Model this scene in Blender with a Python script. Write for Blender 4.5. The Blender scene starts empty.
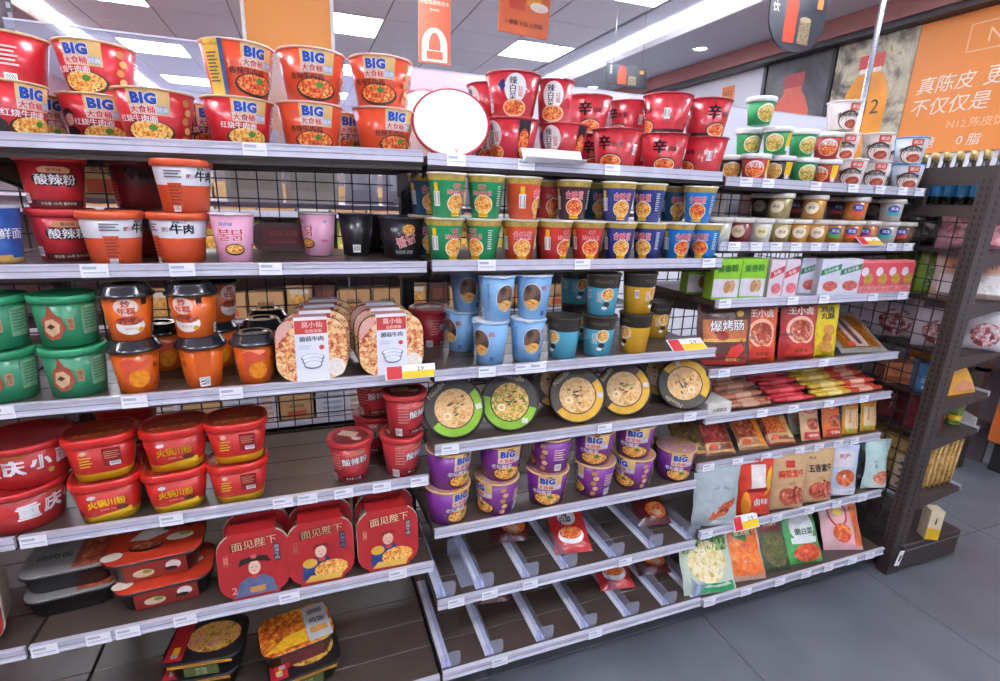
import bpy, bmesh, math, random
from mathutils import Vector, Matrix
random.seed(7)
SC = bpy.context.scene
COL = SC.collection
PI = math.pi

# ------------------------------------------------------------------ camera, world, exposure
F_PX = 516.5
CAM = Vector((0.617, -1.2167, 1.4012))
YAW, PITCH, ROLL = math.radians(20.82), math.radians(15.384), math.radians(2.095)
_f = Vector((math.sin(YAW)*math.cos(PITCH), math.cos(YAW)*math.cos(PITCH), -math.sin(PITCH)))
_r = _f.cross(Vector((0, 0, 1))).normalized(); _u = _r.cross(_f)
RX = _r*math.cos(ROLL) + _u*math.sin(ROLL)
UX = -_r*math.sin(ROLL) + _u*math.cos(ROLL)
cam = bpy.data.cameras.new('camera'); cam.sensor_width = 36; cam.lens = F_PX*36/1000; cam.clip_start = 0.02
camo = bpy.data.objects.new('camera', cam); COL.objects.link(camo)
camo.matrix_world = Matrix(((RX.x, UX.x, -_f.x, CAM.x), (RX.y, UX.y, -_f.y, CAM.y), (RX.z, UX.z, -_f.z, CAM.z), (0, 0, 0, 1)))
SC.camera = camo
world = bpy.data.worlds.new('world'); SC.world = world; world.use_nodes = True
world.node_tree.nodes['Background'].inputs[0].default_value = (0.75, 0.82, 1.0, 1)
world.node_tree.nodes['Background'].inputs[1].default_value = 0.25
vs = SC.view_settings; vs.view_transform = 'Standard'; vs.look = 'None'; vs.exposure = 1.02; vs.gamma = 1.0; vs.use_curve_mapping = False
PANEL_POWER = 12.5; STRIP_POWER = 230.0

def ray(px, py):
    return _f + RX*((px-500)/F_PX) - UX*((py-340.5)/F_PX)
def at_y(px, py, y):
    d = ray(px, py); return CAM + d*((y-CAM.y)/d.y)
def at_z(px, py, z):
    d = ray(px, py); return CAM + d*((z-CAM.z)/d.z)
def at_x(px, py, x):
    d = ray(px, py); return CAM + d*((x-CAM.x)/d.x)

# ------------------------------------------------------------------ materials
def lin(c):
    c = c.lstrip('#'); o = []
    for i in (0, 2, 4):
        v = int(c[i:i+2], 16)/255
        o.append(v/12.92 if v <= .04045 else ((v+.055)/1.055)**2.4)
    return (o[0], o[1], o[2], 1)
_mats = {}
def bsdf(m): return m.node_tree.nodes['Principled BSDF']
def M(col, rough=.45, metal=0, coat=0, var=.10, scale=30, name=None):
    k = (col, rough, metal, coat, var, scale)
    if k in _mats: return _mats[k]
    m = bpy.data.materials.new(name or 'paint_'+col.strip('#')); m.use_nodes = True
    nt = m.node_tree; b = bsdf(m)
    b.inputs['Roughness'].default_value = rough; b.inputs['Metallic'].default_value = metal
    b.inputs['Coat Weight'].default_value = coat; b.inputs['Coat Roughness'].default_value = .12
    tc = nt.nodes.new('ShaderNodeTexCoord'); n = nt.nodes.new('ShaderNodeTexNoise'); n.inputs['Scale'].default_value = scale
    r = nt.nodes.new('ShaderNodeValToRGB'); c = lin(col)
    r.color_ramp.elements[0].color = tuple(x*(1-var) for x in c[:3])+(1,); r.color_ramp.elements[1].color = tuple(min(1, x*(1+var)) for x in c[:3])+(1,)
    r.color_ramp.elements[0].position = .3; r.color_ramp.elements[1].position = .7
    nt.links.new(tc.outputs['Object'], n.inputs['Vector']); nt.links.new(n.outputs['Fac'], r.inputs['Fac']); nt.links.new(r.outputs['Color'], b.inputs['Base Color'])
    _mats[k] = m; return m
def FOOD(key, cols, scale=160, rough=.4):
    k = ('food', key)
    if k in _mats: return _mats[k]
    m = bpy.data.materials.new('print_'+key); m.use_nodes = True; nt = m.node_tree; b = bsdf(m)
    b.inputs['Roughness'].default_value = rough
    tc = nt.nodes.new('ShaderNodeTexCoord'); n = nt.nodes.new('ShaderNodeTexNoise'); n.inputs['Scale'].default_value = scale*.62; n.inputs['Distortion'].default_value = 2.2; n.inputs['Detail'].default_value = 3.5; n.inputs['Roughness'].default_value = .62
    v = nt.nodes.new('ShaderNodeTexVoronoi'); v.inputs['Scale'].default_value = scale*1.3; v.feature = 'SMOOTH_F1'
    mx = nt.nodes.new('ShaderNodeMix'); mx.data_type = 'RGBA'; mx.inputs['Factor'].default_value = .30
    r = nt.nodes.new('ShaderNodeValToRGB'); r.color_ramp.interpolation = 'LINEAR'
    el = r.color_ramp.elements
    while len(el) < len(cols): el.new(.5)
    for i, c in enumerate(cols):
        el[i].position = .30+.40*i/(len(cols)-1); el[i].color = lin(c)
    nt.links.new(tc.outputs['Object'], n.inputs['Vector']); nt.links.new(tc.outputs['Object'], v.inputs['Vector'])
    nt.links.new(n.outputs['Fac'], mx.inputs['A']); nt.links.new(v.outputs['Color'], mx.inputs['B'])
    nt.links.new(mx.outputs['Result'], r.inputs['Fac']); nt.links.new(r.outputs['Color'], b.inputs['Base Color'])
    _mats[k] = m; return m
def BARS(key='bars', a='#f2f2f2', c='#222222', scale=420, axis='X'):
    k = ('bars', key)
    if k in _mats: return _mats[k]
    m = bpy.data.materials.new('print_'+key); m.use_nodes = True; nt = m.node_tree; b = bsdf(m)
    tc = nt.nodes.new('ShaderNodeTexCoord'); w = nt.nodes.new('ShaderNodeTexWave'); w.bands_direction = axis; w.inputs['Scale'].default_value = scale
    r = nt.nodes.new('ShaderNodeValToRGB'); r.color_ramp.elements[0].color = lin(a); r.color_ramp.elements[1].color = lin(c)
    r.color_ramp.elements[0].position = .45; r.color_ramp.elements[1].position = .55
    nt.links.new(tc.outputs['Object'], w.inputs['Vector']); nt.links.new(w.outputs['Fac'], r.inputs['Fac']); nt.links.new(r.outputs['Color'], b.inputs['Base Color'])
    _mats[k] = m; return m
def CLEAR(key, tint='#ffffff', mix=.88, rough=.08, diff=0.0):
    """clear or milky plastic: mostly lets light through, a little gloss, optional milky scatter"""
    k = ('clear', key)
    if k in _mats: return _mats[k]
    m = bpy.data.materials.new('plastic_'+key); m.use_nodes = True; nt = m.node_tree
    out = nt.nodes['Material Output']; b = bsdf(m); b.inputs['Base Color'].default_value = lin(tint); b.inputs['Roughness'].default_value = rough
    t = nt.nodes.new('ShaderNodeBsdfTransparent'); t.inputs[0].default_value = lin(tint)
    mx = nt.nodes.new('ShaderNodeMixShader'); mx.inputs[0].default_value = mix
    nt.links.new(b.outputs[0], mx.inputs[1]); nt.links.new(t.outputs[0], mx.inputs[2]); nt.links.new(mx.outputs[0], out.inputs[0])
    _mats[k] = m; return m
def GLOW(key, col, power):
    k = ('glow', key)
    if k in _mats: return _mats[k]
    m = bpy.data.materials.new('lamp_'+key); m.use_nodes = True; b = bsdf(m)
    b.inputs['Emission Color'].default_value = lin(col); b.inputs['Emission Strength'].default_value = power; b.inputs['Base Color'].default_value = lin('#f0f0f0')
    _mats[k] = m; return m
WHITE = M('#f2f2f2', .4); BLACK = M('#17171b', .4); BLUE = M('#1f50b8', .4); RED = M('#c41f26', .35, coat=.4); YEL = M('#f0c81e', .4)
NOODLE = FOOD('noodle', ['#7a2a12', '#d8762a', '#f2b84c', '#f7dc9a', '#8a9a3a'])
NOODR = FOOD('spicy_noodle', ['#6a1210', '#c8321c', '#e8762e', '#f4b060', '#f3d9a8'])
SALAD = FOOD('salad_bowl', ['#3c4a20', '#7f9a34', '#e4b04a', '#f0c890', '#d86a40'], 120)
MEAT = FOOD('meat', ['#5a1a12', '#9c3a26', '#c86a48', '#e8b090'], 70)
GREENS = FOOD('greens', ['#0e3a1c', '#1f6a34', '#8fb45a', '#d8e0a8'], 90)
BROTH = FOOD('broth', ['#b8843e', '#dba65c', '#f0cf98', '#e2ab5e', '#b87a3a'], 60)

# ------------------------------------------------------------------ mesh building
class MB:
    def __init__(s): s.v = []; s.f = []; s.m = []; s.mats = []; s.smooth = []
    def mi(s, mat):
        if mat not in s.mats: s.mats.append(mat)
        return s.mats.index(mat)
    def add(s, vs, fs, mat, smooth=False, T=None):
        o = len(s.v); i = s.mi(mat)
        s.v += [tuple(T @ Vector(v)) for v in vs] if T else [tuple(v) for v in vs]
        for f in fs: s.f.append([o+k for k in f]); s.m.append(i); s.smooth.append(smooth)
    def box(s, x0, x1, y0, y1, z0, z1, mat, T=None):
        vs = [(x, y, z) for z in (z0, z1) for y in (y0, y1) for x in (x0, x1)]
        s.add(vs, [(0, 2, 3, 1), (4, 5, 7, 6), (0, 1, 5, 4), (2, 6, 7, 3), (0, 4, 6, 2), (1, 3, 7, 5)], mat, T=T)
        return s
    def bev(s, x0, x1, y0, y1, z0, z1, b, mat, T=None):
        """box with chamfered vertical and horizontal edges"""
        rings = [(z0, b), (z0+b, 0), (z1-b, 0), (z1, b)]
        vs = []
        for z, i in rings:
            X0, X1, Y0, Y1 = x0+i, x1-i, y0+i, y1-i
            vs += [(X0+b, Y0, z), (X1-b, Y0, z), (X1, Y0+b, z), (X1, Y1-b, z), (X1-b, Y1, z), (X0+b, Y1, z), (X0, Y1-b, z), (X0, Y0+b, z)]
        fs = [tuple(reversed(range(8))), tuple(range(24, 32))]
        for r in range(3):
            for k in range(8): a = r*8+k; c = r*8+(k+1) % 8; fs.append((a, c, c+8, a+8))
        s.add(vs, fs, mat, T=T); return s
    def lathe(s, prof, mats, n=28, smooth=True, cap0=True, cap1=True, T=None):
        """prof: list of (r,z); mats: one material, or one per segment"""
        vs = []
        for r, z in prof:
            for k in range(n): a = 2*PI*k/n; vs.append((r*math.sin(a), -r*math.cos(a), z))
        for i in range(len(prof)-1):
            mt = mats[i] if isinstance(mats, (list, tuple)) else mats
            o = len(s.v) if i == 0 else o
            if i == 0: s.v += [tuple(T @ Vector(v)) for v in vs] if T else vs
            j = s.mi(mt)
            for k in range(n):
                a = i*n+k; c = i*n+(k+1) % n
                s.f.append([o+a, o+c, o+c+n, o+a+n]); s.m.append(j); s.smooth.append(smooth)
        m0 = mats[0] if isinstance(mats, (list, tuple)) else mats; m1 = mats[-1] if isinstance(mats, (list, tuple)) else mats
        if cap0: s.f.append([o+k for k in reversed(range(n))]); s.m.append(s.mi(m0)); s.smooth.append(False)
        if cap1: s.f.append([o+(len(prof)-1)*n+k for k in range(n)]); s.m.append(s.mi(m1)); s.smooth.append(False)
        return s
    def loft(s, rings, mats, smooth=True, cap=True, T=None):
        n = len(rings[0]); o = len(s.v)
        for r in rings: s.v += [tuple(T @ Vector(v)) for v in r] if T else [tuple(v) for v in r]
        for i in range(len(rings)-1):
            mt = mats[i] if isinstance(mats, (list, tuple)) else mats; j = s.mi(mt)
            for k in range(n):
                a = o+i*n+k; c = o+i*n+(k+1) % n
                s.f.append([a, c, c+n, a+n]); s.m.append(j); s.smooth.append(smooth)
        if cap:
            m0 = mats[0] if isinstance(mats, (list, tuple)) else mats; m1 = mats[-1] if isinstance(mats, (list, tuple)) else mats
            s.f.append([o+k for k in reversed(range(n))]); s.m.append(s.mi(m0)); s.smooth.append(False)
            s.f.append([o+(len(rings)-1)*n+k for k in range(n)]); s.m.append(s.mi(m1)); s.smooth.append(False)
        return s
    def tube(s, pts, r, mat, n=8):
        pts = [Vector(p) for p in pts]; rings = []
        for i, p in enumerate(pts):
            d = (pts[min(i+1, len(pts)-1)]-pts[max(i-1, 0)]).normalized()
            a = d.cross(Vector((0, 0, 1)))
            if a.length < .1: a = d.cross(Vector((1, 0, 0)))
            a.normalize(); b = d.cross(a)
            rings.append([p+(a*math.cos(2*PI*k/n)+b*math.sin(2*PI*k/n))*r for k in range(n)])
        return s.loft(rings, mat)
    def mesh(s, name):
        me = bpy.data.meshes.new(name); me.from_pydata(s.v, [], s.f)
        for m in s.mats: me.materials.append(m)
        me.polygons.foreach_set('material_index', s.m); me.polygons.foreach_set('use_smooth', s.smooth)
        me.update(); return me
def rrect(w, d, r, n=4, cx=0, cy=0):
    """rounded rectangle outline in xy, counter-clockwise seen from +z"""
    r = min(r, w/2-1e-4, d/2-1e-4); o = []
    for sx, sy, a0 in ((1, -1, -PI/2), (1, 1, 0), (-1, 1, PI/2), (-1, -1, PI)):
        for k in range(n+1):
            a = a0+PI/2*k/n; o.append((cx+sx*(w/2-r)+r*math.cos(a), cy+sy*(d/2-r)+r*math.sin(a)))
    return o

# ------------------------------------------------------------------ flat print mapped on a surface
_txt = {}
def text2d(s, bold):
    k = (s, bold)
    if k in _txt: return _txt[k]
    asc = all(ord(ch) < 256 for ch in s)
    c = bpy.data.curves.new('lettering', 'FONT'); c.body = s; c.size = 1; c.resolution_u = 1 if len(s) > 6 else 2; c.offset = bold if asc else 0; c.align_x = 'CENTER'; c.space_line = .95; c.space_character = 1.10 if asc and bold > .04 else 1
    o = bpy.data.objects.new('lettering', c); COL.objects.link(o)
    me = bpy.data.meshes.new_from_object(o.evaluated_get(bpy.context.evaluated_depsgraph_get()))
    V = [(v.co.x, v.co.y) for v in me.vertices]; Fc = [tuple(p.vertices) for p in me.polygons]
    bpy.data.objects.remove(o); bpy.data.curves.remove(c); bpy.data.meshes.remove(me)
    if V:
        x0 = min(v[0] for v in V); x1 = max(v[0] for v in V); y0 = min(v[1] for v in V); y1 = max(v[1] for v in V)
        V = [(v[0]-(x0+x1)/2, v[1]-(y0+y1)/2) for v in V]; wh = (x1-x0, y1-y0)
    else: wh = (1, 1)
    if bold > .004 and not asc and V:   # heavier strokes: the same glyphs set again, slightly shifted
        b = min(bold*.75, .05); n = len(V); V0 = list(V); F0 = list(Fc); V = []; Fc = []
        sh = [(-b, 0), (b, 0)] if bold < .045 else [(-b, -b*.6), (b, -b*.6), (-b, b*.6), (b, b*.6)]
        for q, (dx, dy) in enumerate(sh):
            V += [(x+dx, y+dy) for x, y in V0]; Fc += [tuple(i+q*n for i in f) for f in F0]
    _txt[k] = (V, Fc, wh); return _txt[k]
def subdiv(V, Fc, mx):
    bm = bmesh.new(); vv = [bm.verts.new((x, y, 0)) for x, y in V]
    for f in Fc:
        try: bm.faces.new([vv[i] for i in f])
        except ValueError: pass
    for _ in range(3):
        e = [e for e in bm.edges if e.calc_length() > mx]
        if not e: break
        bmesh.ops.subdivide_edges(bm, edges=e, cuts=1); bmesh.ops.triangulate(bm, faces=bm.faces[:])
    bm.verts.index_update()
    V = [(v.co.x, v.co.y) for v in bm.verts]; Fc = [tuple(v.index for v in f.verts) for f in bm.faces]; bm.free(); return V, Fc
def shape2d(sp, curved):
    t = sp[0]
    if t == 'R':
        u, v, w, h = sp[3:7]; nx = max(1, int(w/.008)) if curved else 1; ny = max(1, int(h/.02)) if curved else 1
        V = [(u-w/2+w*i/nx, v-h/2+h*j/ny) for j in range(ny+1) for i in range(nx+1)]
        return V, [(j*(nx+1)+i, j*(nx+1)+i+1, (j+1)*(nx+1)+i+1, (j+1)*(nx+1)+i) for j in range(ny) for i in range(nx)]
    if t == 'O':
        u, v, a, b = sp[3:7]; n = 20; V = [(u, v)]; Fc = []
        R = 3 if curved else 1
        for q in range(1, R+1): V += [(u+a*q/R*math.cos(2*PI*k/n), v+b*q/R*math.sin(2*PI*k/n)) for k in range(n)]
        for k in range(n): Fc.append((0, 1+k, 1+(k+1) % n))
        for q in range(R-1):
            for k in range(n): x = 1+q*n+k; y = 1+q*n+(k+1) % n; Fc.append((x, x+n, y+n, y))
        return V, Fc
    if t == 'P':
        P = list(sp[3]); V = P+[(sum(p[0] for p in P)/len(P), sum(p[1] for p in P)/len(P))]; n = len(P)
        Fc = [(k, (k+1) % n, n) for k in range(n)]
        return subdiv(V, Fc, .012) if curved else (V, Fc)
    if t == 'T':
        s, u, v, h = sp[3:7]; bold = sp[7] if len(sp) > 7 else 0; rot = sp[8] if len(sp) > 8 else 0; maxw = sp[9] if len(sp) > 9 else None
        V, Fc, wh = text2d(s, bold); k = h/wh[1]; kx = k
        if maxw and wh[0]*k > maxw: kx = maxw/wh[0]
        ca, sa = math.cos(rot), math.sin(rot)
        V = [(x*kx, y*k) for x, y in V]; V = [(u+x*ca-y*sa, v+x*sa+y*ca) for x, y in V]
        return subdiv(V, Fc, .011) if curved and h > .009 else (V, Fc)
def prints(specs, mapf, curved=True, split=False):
    """specs (type, part, material, ...) -> [(part name, mesh)]"""
    parts = {}
    for i, sp in enumerate(specs):
        V, Fc = shape2d(sp, curved)
        mb = parts.setdefault((sp[1], i if split and sp[0] == 'T' else 0), MB()); e = .0005+.00022*i
        P = [mapf(u, v, e) for u, v in V]
        fs = []
        for f in Fc:
            a, b, c = (Vector(P[f[0]]), Vector(P[f[1]]), Vector(P[f[2]]))
            fs.append(f)
        mb.add(P, fs, sp[2])
    return [(k[0], mb.mesh(k[0])) for k, mb in parts.items()]
def cone_map(rb, rt, h, th0=0, z0=0):
    def f(u, v, e):
        r = rb+(rt-rb)*(v-z0)/h; a = th0+u/((rb+rt)/2); r += e
        return (r*math.sin(a), -r*math.cos(a), v)
    return f
def flat_map(y=0, x0=0, z0=0):
    return lambda u, v, e: (x0+u, y-e, z0+v)
def top_map(z):
    return lambda u, v, e: (u, v, z+e)

# ------------------------------------------------------------------ things
class Kind:
    """a thing to be set out several times: parts are (name, mesh, [(sub name, mesh)...])"""
    def __init__(s, h=0, R=0): s.parts = []; s.h = h; s.R = R
    def part(s, name, mb, subs=()):
        s.parts.append((name, mb.mesh(name) if isinstance(mb, MB) else mb, [(n, m.mesh(n) if isinstance(m, MB) else m) for n, m in subs])); return s
    def art(s, lst, under=None):
        for n, m in lst: s.parts.append((n, m, []))
        return s
def tag(o, label=None, cat=None, group=None, kind=None):
    if label: o['label'] = label
    if cat: o['category'] = cat
    if group: o['group'] = group
    if kind: o['kind'] = kind
    return o
def obj(name, mesh, parent=None, loc=None, rot=None):
    if isinstance(mesh, MB): mesh = mesh.mesh(name)
    o = bpy.data.objects.new(name, mesh); COL.objects.link(o)
    if parent: o.parent = parent
    if loc: o.location = loc
    if rot: o.rotation_euler = rot
    return o
def empty(name, loc=(0, 0, 0), rot=(0, 0, 0)):
    o = bpy.data.objects.new(name, None); COL.objects.link(o); o.location = loc; o.rotation_euler = rot; o.empty_display_size = .02; return o
def spawn(kind, name, loc, rot, label, cat, group=None):
    o = empty(name, loc, rot); tag(o, label, cat, group)
    for n, me, subs in kind.parts:
        p = obj(n, me, o)
        for sn, sm in subs: obj(sn, sm, p)
    return o
def struct(name, mesh, parent=None):
    o = obj(name, mesh, parent)
    if not parent: o['kind'] = 'structure'
    return o

# ================================================================== the room
X0, X1, Y0, Y1, ZC = -2.2, 4.3, -4.2, 8.4, 2.8
# floor: dark grey tiles on a darker joint
tile_m = M('#5f636a', .40, var=.16, scale=4.5, name='grey_floor_tile'); joint_m = M('#4d5158', .8)
fl = struct('floor', MB().box(X0-.1, X1+.1, Y0, Y1, -.06, -.003, joint_m))
TS = 0.8
ft = MB().bev(.0015, TS-.0015, .0015, TS-.0015, -.01, 0, .0012, tile_m).mesh('floor_tile')
xi = -2.14-.8
while xi < X1+.1:
    yi = -4.46+.4
    while yi < 3.2:
        obj('floor_tile', ft, fl, (xi, yi, 0)); yi += TS
    xi += TS
# ceiling: grid of mineral tiles with LED panels let in, plaster soffits along both side walls
grid_m = M('#8a8b96', .6); ctile_m = M('#f4f3f7', .8, var=.03, scale=60, name='mineral_ceiling_tile'); plaster = M('#e4e4ea', .7, var=.02, name='white_plaster'); soff_m = M('#c4c6d0', .7, var=.02, name='soffit_paint')
ce = struct('ceiling', MB().box(X0-.1, X1+.1, Y0, Y1, ZC+.004, ZC+.08, grid_m))
CT = .595
ct = MB().bev(.005, CT-.005, .005, CT-.005, -.004, .0035, .003, ctile_m).mesh('ceiling_tile')
GX, GY = -1.03, 3.655
lights = set()
for i in (0, 3, 6):
    for j in (-12, -9, -6, -3, 0, 3, 6): lights.add((i, j))
frame_me = MB(); 
for a in ((0, CT, 0, .018), (0, CT, CT-.018, CT), (0, .018, .018, CT-.018), (CT-.018, CT, .018, CT-.018)): frame_me.box(a[0]+.003, a[1]-.003, a[2]+.003 if a[2] == 0 else a[2], a[3]-.003 if a[3] == CT else a[3], -.008, .003, WHITE)
frame_me = frame_me.mesh('frame')
diff_me = MB().box(.018, CT-.018, .018, CT-.018, -.004, .002, GLOW('led_panel', '#eef4ff', PANEL_POWER)).mesh('diffuser')
for i in range(-1, 8):
    for j in range(-13, 8):
        x = GX+i*CT; y = GY+j*CT
        if x+CT > 3.3 and i == 7: continue
        if (i, j) in lights:
            o = empty('ceiling_light', (x, y, ZC)); tag(o, 'square white LED panel light let into the tiled ceiling', 'ceiling light', 'LED panels in the ceiling grid')
            obj('frame', frame_me, o); obj('diffuser', diff_me, o)
        else: obj('ceiling_tile', ct, ce, (x, y, ZC))
s = struct('trim_1', MB().box(3.49, X1, Y0, Y1, 2.69, 2.715, soff_m).box(3.70, X1, Y0, Y1, 2.715, ZC+.004, soff_m).box(3.47, 3.492, Y0, Y1, 2.685, 2.74, plaster))
s = struct('trim_2', MB().box(X0, -1.36, Y0, Y1, 2.69, 2.715, soff_m).box(X0, -1.57, Y0, Y1, 2.715, ZC+.004, soff_m).box(-1.362, -1.34, Y0, Y1, 2.685, 2.74, M('#efe6cf', .6)))
s = struct('trim_3', MB().box(3.17, 3.70, Y0, Y1, ZC-.003, ZC+.004, plaster).box(X0+.5, -1.63, Y0, Y1, ZC-.003, ZC+.004, plaster))
tag(obj('led_strip', MB().box(3.50, 3.53, Y0+.1, Y1-.1, 2.7155, 2.724, GLOW('strip', '#f2f6ff', STRIP_POWER))), 'long white LED strip in the cove beside the ceiling soffit', 'led strip')
tag(obj('led_strip', MB().box(-1.40, -1.37, Y0+.1, Y1-.1, 2.7155, 2.724, GLOW('strip', '#f2f6ff', STRIP_POWER))), 'long white LED strip in the cove above the terracotta wall', 'led strip')
for k, y in enumerate((1.0, 2.8, 4.6)):
    o = empty('downlight', (3.87, y, 2.69)); tag(o, 'small round recessed downlight in the grey soffit', 'downlight', 'downlights in the soffit')
    obj('trim_ring', MB().lathe([(.07, 0), (.07, -.006), (.055, -.008), (.05, -.002)], WHITE, cap0=False, cap1=False), o)
    obj('lens', MB().lathe([(.05, -.003), (.04, -.0045)], GLOW('downlight', '#f4f8ff', 12.0)), o)
wall_m = M('#d6d7e2', .7, var=.03, scale=6, name='lilac_white_wall')
struct('wall_right', MB().box(X1, X1+.1, Y0, Y1, 0, ZC, wall_m))
struct('wall_left', MB().box(X0-.1, X0, Y0, Y1, 0, ZC, M('#b85a44', .6, var=.06, name='terracotta_wall')))
struct('wall_back', MB().box(X0, X1, Y1, Y1+.1, 0, ZC, wall_m))
struct('wall_front', MB().box(X0, X1, Y0-.1, Y0, 0, ZC, wall_m))
# reddish beam along the right wall under the soffit
beam = struct('trim_4', MB().box(4.17, X1, Y0, Y1, 2.57, 2.69, M('#a8746e', .5, var=.05)).box(4.2, X1, Y0, Y1, 2.535, 2.57, M('#3c3a40', .4)))

# ---- advertising boards on the right wall (plane x = 4.29, print faces -x)
def wall_map(x): return lambda u, v, e: (x-e*1.5, u, v)   # u = world y, v = height; seen from -x, +y runs to the left
WX = 4.285
def wtext(part, mat, s, y, z, h, bold=0, slant=0):
    return ('W', part, mat, s, y, z, h, bold, slant)
def wall_print(specs, x):
    parts = {}
    for i, sp in enumerate(specs):
        if sp[0] == 'W':
            V, Fc, wh = text2d(sp[3], sp[7]); k = sp[6]/wh[1]
            V = [(sp[4]-(u*k+v*k*sp[8]), sp[5]+v*k) for u, v in V]
        else: V, Fc = shape2d(sp, False)
        mb = parts.setdefault(sp[1] if sp[0] != 'W' else (sp[1], i), MB()); mb.add([(x-.0006-.0005*i, u, v) for u, v in V], Fc, sp[2])
    return [(k if isinstance(k, str) else k[0], m.mesh(k if isinstance(k, str) else k[0])) for k, m in parts.items()]
def bottle_out(y, z, w, h):
    """outline of a drink bottle (body, shoulder, neck) as (y,z) points"""
    pr = [(.5, 0), (.52, .5), (.5, .62), (.36, .74), (.24, .8), (.24, .86)]
    return [(y+a*w, z+b*h) for a, b in pr]+[(y-a*w, z+b*h) for a, b in reversed(pr)]
stone = FOOD('dried_peel', ['#3a3a3a', '#7a7264', '#b0a890', '#d0c8a8', '#8a8250'], 9); [setattr(n.inputs['Factor'], 'default_value', .25) for n in stone.node_tree.nodes if n.type == 'MIX']; [setattr(n.inputs['Detail'], 'default_value', 4) for n in stone.node_tree.nodes if n.type == 'TEX_NOISE']
smoke = FOOD('dark_scene', ['#2a2a30', '#4a4a52', '#6a6668', '#97898a'], 3)
amber = M('#ee9a2a', .35, var=.15, scale=6); redcap = M('#d8433a', .4); ink = M('#40302a', .5)
orange = M('#e58a3a', .45, var=.05, scale=2, name='orange_poster')
def board(name, y0, y1, z0, z1, face, specs, label, frame=None):
    o = empty(name, (0, 0, 0)); tag(o, label, 'poster', 'advertising boards on the wall')
    obj('panel', MB().box(WX, X1-.002, y0, y1, z0, z1, face), o)
    for n, m in wall_print(specs, WX): obj(n, m, o)
    if frame:
        f = MB()
        for a in ((y0-.03, y0, z0-.02, z1+.03), (y1, y1+.03, z0-.02, z1+.03), (y0, y1, z1, z1+.03), (y0, y1, z0-.03, z0)): f.box(WX-.015, X1-.002, a[0], a[1], a[2], a[3], frame)
        obj('frame', f, o)
    return o
cream = M('#f6e9da', .5)
pal = M('#f3c79c', .5)
board('advertising_board', -1.6, 1.27, 1.765, 2.53, orange, [
    ('R', 'logo_box', pal, .70, 2.385, .58, .15), ('R', 'logo_box', orange, .70, 2.385, .567, .137), wtext('lettering', pal, 'N12', .80, 2.385, .075),
    wtext('lettering', cream, '真陈皮', 1.055, 2.165, .098, .004, .15), wtext('lettering', cream, '更', .80, 2.165, .098, .004, .15),
    wtext('lettering', cream, '不仅仅是', 1.01, 2.04, .098, .004, .15),
    wtext('lettering', pal, 'N12.陈皮饮品', .82, 1.925, .055),
    wtext('lettering', cream, '0 糖', 1.10, 1.83, .065, 0, .1), wtext('lettering', cream, '0 脂', .86, 1.83, .065, 0, .1), wtext('lettering', cream, '0', .66, 1.83, .065, 0, .1)],
    'orange wall board with white Chinese lettering about dried citrus peel')
board('advertising_board', 1.275, 1.818, 1.74, 2.53, stone, [
    ('P', 'bottle_print', amber, bottle_out(1.55, 1.74, .30, .72)), ('R', 'bottle_print', redcap, 1.55, 2.38, .17, .09),
    ('R', 'bottle_print', cream, 1.55, 2.325, .15, .03), wtext('lettering', ink, 'N12', 1.55, 2.09, .09)],
    'wall board showing an amber bottle with red cap on dried peel')
board('advertising_board', 1.85, 2.44, 1.74, 2.53, smoke, [
    ('P', 'bottle_print', M('#cf5a45', .4, var=.12, scale=6), bottle_out(2.16, 1.66, .34, .78)), ('R', 'bottle_print', M('#a83c3c', .4), 2.16, 2.37, .18, .10), wtext('lettering', ink, 'N12', 2.16, 2.05, .08)],
    'dark wall board showing a red bottle, in a black frame', M('#26262a', .3, metal=.4))
o = obj('wall_sticker', MB().box(X1-.004, X1-.001, 2.80, 2.95, 2.33, 2.45, M('#e0803a', .5))); tag(o, 'small orange square sticker on the pale wall', 'sticker')
for n, m in wall_print([wtext('lettering', ink, 'N12', 2.875, 2.39, .04)], X1-.004): obj(n, m, o)

# ---- orange pillar behind the shelving
pl = struct('trim_5', MB().box(.40, .815, 2.0, 2.4, 0, ZC, M('#e39444', .5, var=.05, scale=2, name='orange_pillar')).box(.385, .402, 1.985, 2.41, 0, ZC, M('#e8e4e2', .4)).box(.813, .832, 1.985, 2.41, 0, ZC, M('#d8d4d2', .4)))

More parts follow.
